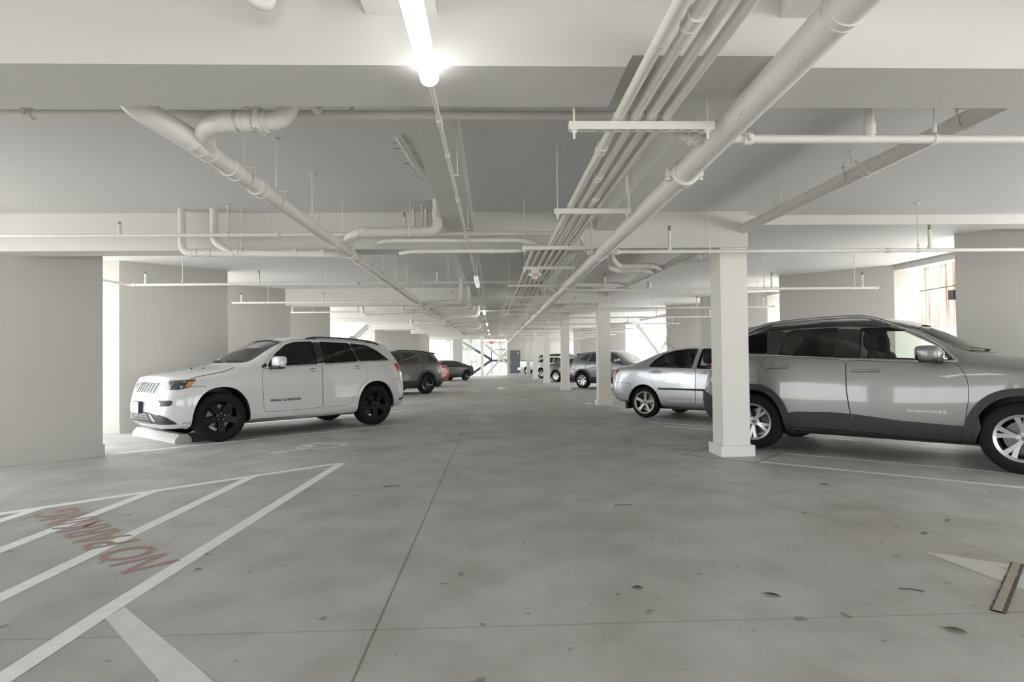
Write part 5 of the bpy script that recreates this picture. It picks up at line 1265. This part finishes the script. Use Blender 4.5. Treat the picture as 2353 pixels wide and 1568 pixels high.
def build_far_cars():
    far_car('grey_suv', 'dark grey SUV with black roof rail and dark wheels beyond the white SUV', 'suv', (-2.58, 22.46), 2.86, LH, 1, 1.76, .995, 2.46, P_GREY, .385, .262, TEN, M_GLOSSBLK,
            dict(rails=M_GLOSSBLK, spoiler=1, quarter=[(-1.22, 1.59), (-1.70, 1.575), (-2.02, 1.27), (-1.52, 1.275)], tail=[(-2.22, 1.18), (-1.93, 1.17), (-2.02, 1.06), (-2.2, .98)]), clad=True)
    far_car('red_car', 'red car of which only the tail shows beyond the grey SUV', 'sedan', (-2.80, 29.0), 2.65, LH, 1, 1.45, .88, 2.25, P_RED, .32, .205, TEN, M_ALLOY, {})
    far_car('black_sedan', 'low black two door car parked farthest along the left side', 'sedan', (-1.84, 39.16), 2.9, LH, 1, 1.40, .92, 2.35, P_BLACK, .335, .24, (5, .04, .06, 'single', .07, .2), M_GLOSSBLK, dict(tail=[(-2.13, 1.0), (-2.02, 1.0), (-2.06, .94), (-2.13, .93)]))
    far_car('slate_suv', 'slate grey SUV with seven spoke silver wheels seen either side of the second column', 'suv', (3.91, 25.09), 2.69, RH, -1, 1.70, .925, 2.16, P_SLATE, .36, .225, (7, .026, .052, 'single', .07, radians(90)), M_ALLOY,
            dict(chrome=None, spoiler=1, quarter=[(-1.10, 1.57), (-1.40, 1.50), (-1.64, 1.34), (-1.56, 1.29), (-1.22, 1.28)], tail=[(-2.34, 1.15), (-2.20, 1.15), (-2.22, 1.03), (-2.33, 1.0)], screen=pmat('glass_bright', (.35, .38, .37), .05, coat=1.)), clad=True)
    far_car('grey_sedan', 'grey saloon with bright silver wheel covers half hidden by the third column', 'sedan', (3.72, 33.86), 2.75, RH, -1, 1.45, .90, 2.35, P_GREY, .33, .225, (8, .022, .05, 'single', .08, .2), M_ALLOY, dict(chrome=1))
    far_car('white_crossover', 'white crossover half hidden by the fourth column', 'suv', (3.46, 41.3), 2.65, RH, -1, 1.62, .91, 2.25, P_WHITE, .36, .235, (5, .03, .045, 'single', .07, .4), M_ALLOY, {})
    far_car('dark_suv', 'dark SUV with a roof rack glimpsed above the white crossover', 'suv', (4.2, 45.1), 2.8, RH, -1, 1.85, .96, 2.35, P_BLACK, .37, .24, TEN, M_GLOSSBLK, dict(rails=M_GLOSSBLK))
    # pickup
    loc, h = car_pose(None, (2.95, 49.6), wb=3.5, heading=RH, side=-1, half=.96)
    st = [(2.75, .45, .75, .55, .85, .75, .78, 1.0, .7, 1.12, 1.14), (2.55, .40, .92, .50, .97, .78, .92, 1.05, .8, 1.2, 1.22), (1.9, .38, .96, .48, .99, .80, .95, 1.12, .8, 1.26, 1.29), (1.2, .38, .96, .48, .99, .82, .95, 1.18, .82, 1.32, 1.34), (.75, .38, .96, .48, .99, .82, .95, 1.22, .74, 1.62, 1.70),
          (.35, .38, .96, .48, .99, .82, .95, 1.25, .72, 1.86, 1.92), (-.3, .38, .96, .48, .99, .82, .95, 1.25, .72, 1.88, 1.94), (-.62, .38, .96, .48, .99, .82, .95, 1.27, .72, 1.80, 1.86), (-.75, .40, .96, .50, .99, .82, .96, 1.29, .80, 1.325, 1.33), (-1.6, .42, .96, .54, .99, .82, .96, 1.28, .82, 1.325, 1.33), (-2.5, .48, .96, .58, .99, .84, .96, 1.27, .82, 1.32, 1.325), (-2.72, .52, .95, .60, .98, .84, .95, 1.26, .82, 1.31, 1.315)]
    c = Car('pickup_truck', 'white pickup truck with its tailgate towards the aisle, beside the far door', 'car', loc, h, st, (.08, [-.1, -.06, 0, .02, 0, -.05, -.05, -.05]), (.02, [.02, 0, 0, -.01, -.01, 0, 0, 0]), P_WHITE, crease=.9)
    for x in (1.75, -1.75): c.cut_arch(x, .45, .84, 2.1, wide=1.0)
    bm = bmesh.new(); box(bm, (-2.60, -.80, .85), (-.86, .80, 1.6)); c.cut.append((bm, 1))
    c.finish()
    for d, sd in (('L', 1), ('R', -1)):
        c.decal('window', rnd([(.72, 1.30), (.45, 1.75), (-.45, 1.77), (-.5, 1.32)], .05), d, .004, M_DARKGLASS, skirt=0, grid=.12)
        c.strip('bed_rail', [(-.72, 1.30), (-2.72, 1.285)], .04, d, .012, M_TRIMBLK, thick=1)
        c.decal('tail_lamp', rnd([(-2.74, 1.12), (-2.62, 1.12), (-2.62, .90), (-2.74, .90)], .03), d, .01, M_REDLENS)
    c.decal('rear_window', [(-.6, 1.40), (.6, 1.40), (.55, 1.74), (-.55, 1.74)], 'B', .004, M_DARKGLASS, skirt=0); c.decal('windscreen', [(-.7, 1.38), (.7, 1.38), (.6, 1.75), (-.6, 1.75)], 'F', .004, M_DARKGLASS, skirt=0)
    c.strip('tailgate_rail', [(-.9, 1.285), (.9, 1.285)], .04, 'B', .012, M_TRIMBLK, thick=1)
    bm = bmesh.new(); box(bm, (-2.90, -.93, .50), (-2.48, .93, .70)); bmesh.ops.bevel(bm, geom=bm.edges[:], offset=.03, segments=2); link('rear_bumper', bm, M_CHROME, c.root, smooth=True)
    for x in (1.75, -1.75):
        for y in (.83, -.83): c.wheel(x, y, .385, .225, .25, (5, .03, .05, 'single', .08, .3), M_ALLOY, front=x > 0)
    bm = bmesh.new(); box(bm, (-2.2, -.45, .34), (2.2, .45, .45)); link('underbody', bm, M_TRIMBLK, c.root)
build_far_cars()
# ------------------------------------------------------------------ markings on the floor, wheel stop, drain cover, leaves
ZM = .0012
def flat(name, pts, mat, label, z=ZM, kind='structure', cat='floor marking', parent=None):
    bm = bmesh.new(); bm.faces.new([bm.verts.new((x, y, z)) for x, y in pts]); 
    for f in bm.faces:
        f.normal_update()
        if f.normal.z < 0: f.normal_flip()
    o = link(name, bm, mat, parent, recalc=False)
    return tag(o, label, cat, None, kind) if label else o
def band(a, b, w, **k):
    a, b = Vector(a), Vector(b); n = (b - a).normalized(); n = Vector((-n.y, n.x)) * w / 2
    return [tuple(a + n), tuple(b + n), tuple(b - n), tuple(a - n)]
def build_markings():
    S = 'parking_line'
    flat(S, [(-1.80, 6.985), (-1.905, 6.88), (-1.965, 2.9), (-1.935, .2), (-1.84, .2), (-1.862, 2.9)], M_WHITE, 'white line along the aisle edge of the striped no parking zone')
    flat(S, [(-1.80, 6.985), (-1.95, 6.975), (-5.2, 3.83), (-5.12, 3.74)], M_WHITE, 'white slanting line along the far edge of the striped zone', ZM + 0.00024)
    d = Vector((0, 1))
    flat(S, [(-2.555, 6.262), (-2.665, 6.175), (-2.63, 1.5), (-2.53, 1.5)], M_WHITE, 'inner white stripe nearest the aisle in the no parking zone', ZM + 0.00012)
    flat(S, [(-3.226, 5.668), (-3.335, 5.57), (-3.30, 2.6), (-3.195, 2.6)], M_WHITE, 'middle white stripe of the no parking zone', ZM + 0.00012)
    flat(S, [(-3.83, 5.0), (-3.935, 4.90), (-3.955, 3.6), (-3.855, 3.6)], M_WHITE, 'left white stripe of the no parking zone', ZM + 0.00012)
    flat(S, [(-1.862, 2.80), (-1.852, 2.93), (-1.18, 2.32), (-.5, 1.66), (-.58, 1.58), (-1.29, 2.24)], M_WORN, 'broad worn white line branching off at the bottom left', ZM + 0.00016)
    flat(S, [(-1.19, 2.33), (-1.08, 2.22), (-.95, 1.9), (-1.05, 1.8), (-1.33, 2.1), (-1.28, 2.26)], M_WORN, 'worn white paint patch at the bottom edge', ZM + 0.00032)
    for i, k in enumerate(range(8)):
        y = 11.27 + 3.66 * k
        if i in (0, 1, 2, 3, 4, 6, 7): flat(S, band((-1.82, y), (-5.25, y - 3.2), .10), M_WHITE, 'white stall line on the left beside the %s parking place' % ORD[i], cat='floor marking')
    for i, (a, b) in enumerate((((3.08, 6.60), (5.4, 4.52)), ((3.64, 7.17), (5.9, 5.13)), ((3.0, 11.0), (5.4, 8.6)), ((3.1, 10.3), (5.3, 8.1)), ((3.05, 15.0), (5.5, 12.6)), ((3.05, 19.3), (5.5, 16.9)), ((3.05, 23.4), (5.5, 21.0)), ((3.05, 27.5), (5.5, 25.1)), ((3.05, 31.7), (5.5, 29.3)), ((3.05, 36), (5.5, 33.6)))):
        flat(S, band(a, b, .095), M_WORN if i in (0, 1) else M_WHITE, 'white stall line on the right, %s from the camera' % ORD[i])
    for i, (cx, cy) in enumerate(((2.66, 7.65), (2.62, 16.1))):
        flat('floor_marking', [(cx - .02, cy + .22), (cx + .28, cy + .02), (cx + .02, cy - .26)], M_WHITE if i else M_FADED, 'small white painted triangle left of the %s column' % ORD[i])
    flat('floor_marking', [(2.637, 3.46), (3.3, 2.93), (3.25, 2.86), (2.86, 3.18), (2.98, 2.62), (2.93, 2.60), (2.70, 2.88)], M_FADED, 'faded white painted chevron by the trench cover', cat='floor marking')
    flat('floor_marking', [(-.47, 6.5), (-.40, 6.98), (.02, 7.27), (-.2, 6.8)], pmat('floor_scuff', (.50, .49, .46), .8), 'pale scuffed patch in the middle of the aisle', cat='floor marking')
    # painted arrow far down the aisle
    flat('floor_marking', [(.33, 27.6), (.02, 26.2), (.22, 26.2), (.22, 25.0), (.46, 25.0), (.46, 26.2), (.66, 26.2)], M_WHITE, 'white arrow painted far down the aisle')
    # wheelchair symbol
    o = Vector((-2.57, 8.43)); X = Vector((.70, .71)); Y = Vector((-.71, .70))
    t = empty('wheelchair_symbol', (o.x, o.y, 0), 'white wheelchair symbol stencilled on the floor beside the white SUV', 'floor marking'); t['kind'] = 'structure'
    def P(u, v): w = X * u + Y * v; return (w.x, w.y)
    def st(pts): flat('stencil', [P(u, v) for u, v in pts], M_WORN, None, ZM + 0.00012, parent=t)
    st([(-.62 + .13 * cos(a), -.06 + .075 * sin(a)) for a in [2 * pi * k / 20 for k in range(20)]])
    st([(-.50, -.09), (-.50, -.02), (-.10, .00), (-.10, -.08)])
    st([(-.30, .0), (-.30, .17), (-.20, .17), (-.20, .0)])
    st([(-.14, .02), (-.14, .33), (-.05, .33), (.18, .39), (.18, .31), (0, .24), (0, .02)])
    st([(.18, .25), (.18, .45), (.25, .45), (.25, .25)])
    for a0, a1 in ((-2.6, -1.2), (-1.05, .35), (.5, 1.7)):
        A = [a0 + (a1 - a0) * k / 10 for k in range(11)]
        st([(.12 + .31 * cos(a), -.02 + .26 * sin(a)) for a in A] + [(.12 + .24 * cos(a), -.02 + .19 * sin(a)) for a in A[::-1]])
    # NO PARKING stencil: grey outline letters overpainted in red
    t = empty('no_parking_stencil', (-1.945, 3.60, 0), 'red and grey NO PARKING lettering on the floor across the white stripes', 'floor marking'); t['kind'] = 'structure'
    dx = Vector((-.755, .656)); dy = Vector((-.656, -.755)).normalized()
    dy = Vector((-.72, -.69)); tot = 2.16
    for grow, mat, zz in ((.02, M_GREYLET, ZM + 0.00048), (-.022, M_RED, ZM + 0.00072)):
        me = text_mesh('NO PARKING', 1., 0., 1., grow, 'LEFT', 1.0)
        xs = [v.co.x for v in me.vertices]; ys = [v.co.y for v in me.vertices]
        if grow > 0: x0, x1, y0, y1 = min(xs) + grow, max(xs) - grow, min(ys) + grow, max(ys) - grow
        for v in me.vertices:
            w = dx * (tot * (v.co.x - x0) / (x1 - x0)) + dy * (.30 * (v.co.y - y0) / (y1 - y0)); v.co = (w.x, w.y, zz)
        me.materials.append(mat); o = bpy.data.objects.new('lettering', me); COL.objects.link(o); o.parent = t; o['kind'] = 'structure'
build_markings()

def build_floor_things():
    # concrete wheel stop in front of the white SUV
    a, b = Vector((-4.84, 9.075)), Vector((-6.26, 10.33)); d = (b - a); L = d.length; d.normalize()
    t = empty('wheel_stop', (a.x, a.y, 0), 'white concrete wheel stop under the nose of the white SUV', 'wheel stop', None, math.atan2(d.y, d.x))
    bm = bmesh.new(); prof = [(-.125, 0), (-.12, .06), (-.055, .135), (.055, .135), (.12, .06), (.125, 0)]
    rings = [[bm.verts.new((x, y, z)) for y, z in prof] for x in (0, L * .33, L * .66, L)]
    for A, B in zip(rings, rings[1:]):
        for k in range(6): bm.faces.new((A[k], A[(k + 1) % 6], B[(k + 1) % 6], B[k]))
    bm.faces.new(rings[0]); bm.faces.new(rings[-1][::-1]); bmesh.ops.bevel(bm, geom=[e for e in bm.edges if e.calc_length() < .5], offset=.008)
    link('block', bm, M_CONC, t)
    # metal trench edge at the lower right
    t = empty('trench_cover', (2.66, 2.9, 0), 'rusty metal strip let into the floor at the lower right edge', 'trench cover')
    d = Vector((.665, .60)).normalized(); n = Vector((-d.y, d.x))
    for off, w, z, m, nm in ((0, .034, .006, pmat('strip_tan', (.36, .32, .26), .6, var=.15, scale=25), 'metal_strip'), (.021, .007, .0035, M_DARK, 'gap'), (-.026, .016, .0035, M_DARK, 'gap')):
        bm = bmesh.new(); rg = random.Random(5); K = 60; prev = None
        for k in range(K + 1):
            p = d * (-.42 + .90 * k / K); j = (rg.uniform(-.004, .004) if nm == 'gap' else 0)
            cur = [bm.verts.new((*(p + n * (off + w / 2 + j)), z)), bm.verts.new((*(p + n * (off - w / 2)), z)), bm.verts.new((*(p + n * (off - w / 2)), 0)), bm.verts.new((*(p + n * (off + w / 2 + j)), 0))]
            if prev:
                for q in range(4): bm.faces.new((prev[q], prev[(q + 1) % 4], cur[(q + 1) % 4], cur[q]))
            prev = cur
        link(nm, bm, m, t)
    # leaves and twigs
    ML = [pmat('leaf_dark', (.06, .06, .045), .7), pmat('leaf_dry_olive', (.13, .11, .05), .7), pmat('leaf_brown', (.22, .13, .07), .7)]
    def leaf(x, y, L, W, rz, m, label):
        bm = bmesh.new(); N = 8; top = []
        for k in range(N + 1):
            u = k / N; w = 1.7 * W * sin(pi * u) ** .8 * (1 - .3 * u); top.append((L * (u - .5), w, (.003 + .004 * sin(pi * u))))
        vs = [[bm.verts.new((u, s * w, z + (.004 if s else 0))) for s in (-1, 0, 1)] for u, w, z in top]
        for A, B in zip(vs, vs[1:]):
            for k in range(2): bm.faces.new((A[k], A[k + 1], B[k + 1], B[k]))
        sweep(bm, [(-L * .5, 0, .004), (-L * .72, .004, .006)], .0012, 5)
        o = link('fallen_leaf', bm, ML[m], recalc=False); o.location = (x, y, 0.001); o.rotation_euler = (0, 0, rz); tag(o, label, 'leaf', 'fallen leaves on the floor')
    leaf(1.397, 2.859, .075, .011, -.6, 0, 'dark curled leaf on the floor right of centre')
    leaf(2.005, 2.445, .075, .013, -.7, 1, 'olive dry leaf on the floor at the bottom right')
    leaf(3.134, 5.327, .085, .014, .1, 2, 'brown leaf on the floor before the silver SUV')
    leaf(2.913, 3.793, .05, .012, .2, 2, 'small tan leaf on the floor above the faded chevron')
    leaf(3.30, 4.073, .05, .010, .5, 1, 'small olive leaf on the floor at the right')
    leaf(.745, 2.994, .05, .010, -.2, 0, 'small dark leaf on the floor near the centre')
    leaf(-1.74, 3.42, .035, .006, .5, 1, 'tiny leaf on the white line by the red lettering')
    for (x, y, L, rz, label) in ((1.063, 4.704, .16, .1, 'thin dark twig on the floor in the middle of the aisle'), (2.134, 2.879, .11, -.35, 'thin dark twig on the floor left of the trench strip'), (-1.0, 5.6, .16, .25, 'thin pale twig on the floor left of the aisle joint')):
        o = tube('twig', [(-L / 2, 0, .004), (0, .008, .006), (L / 2, -.004, .004)], .0028, ML[0]); o.location = (x, y, 0.001); o.rotation_euler = (0, 0, rz); tag(o, label, 'twig')
build_floor_things()
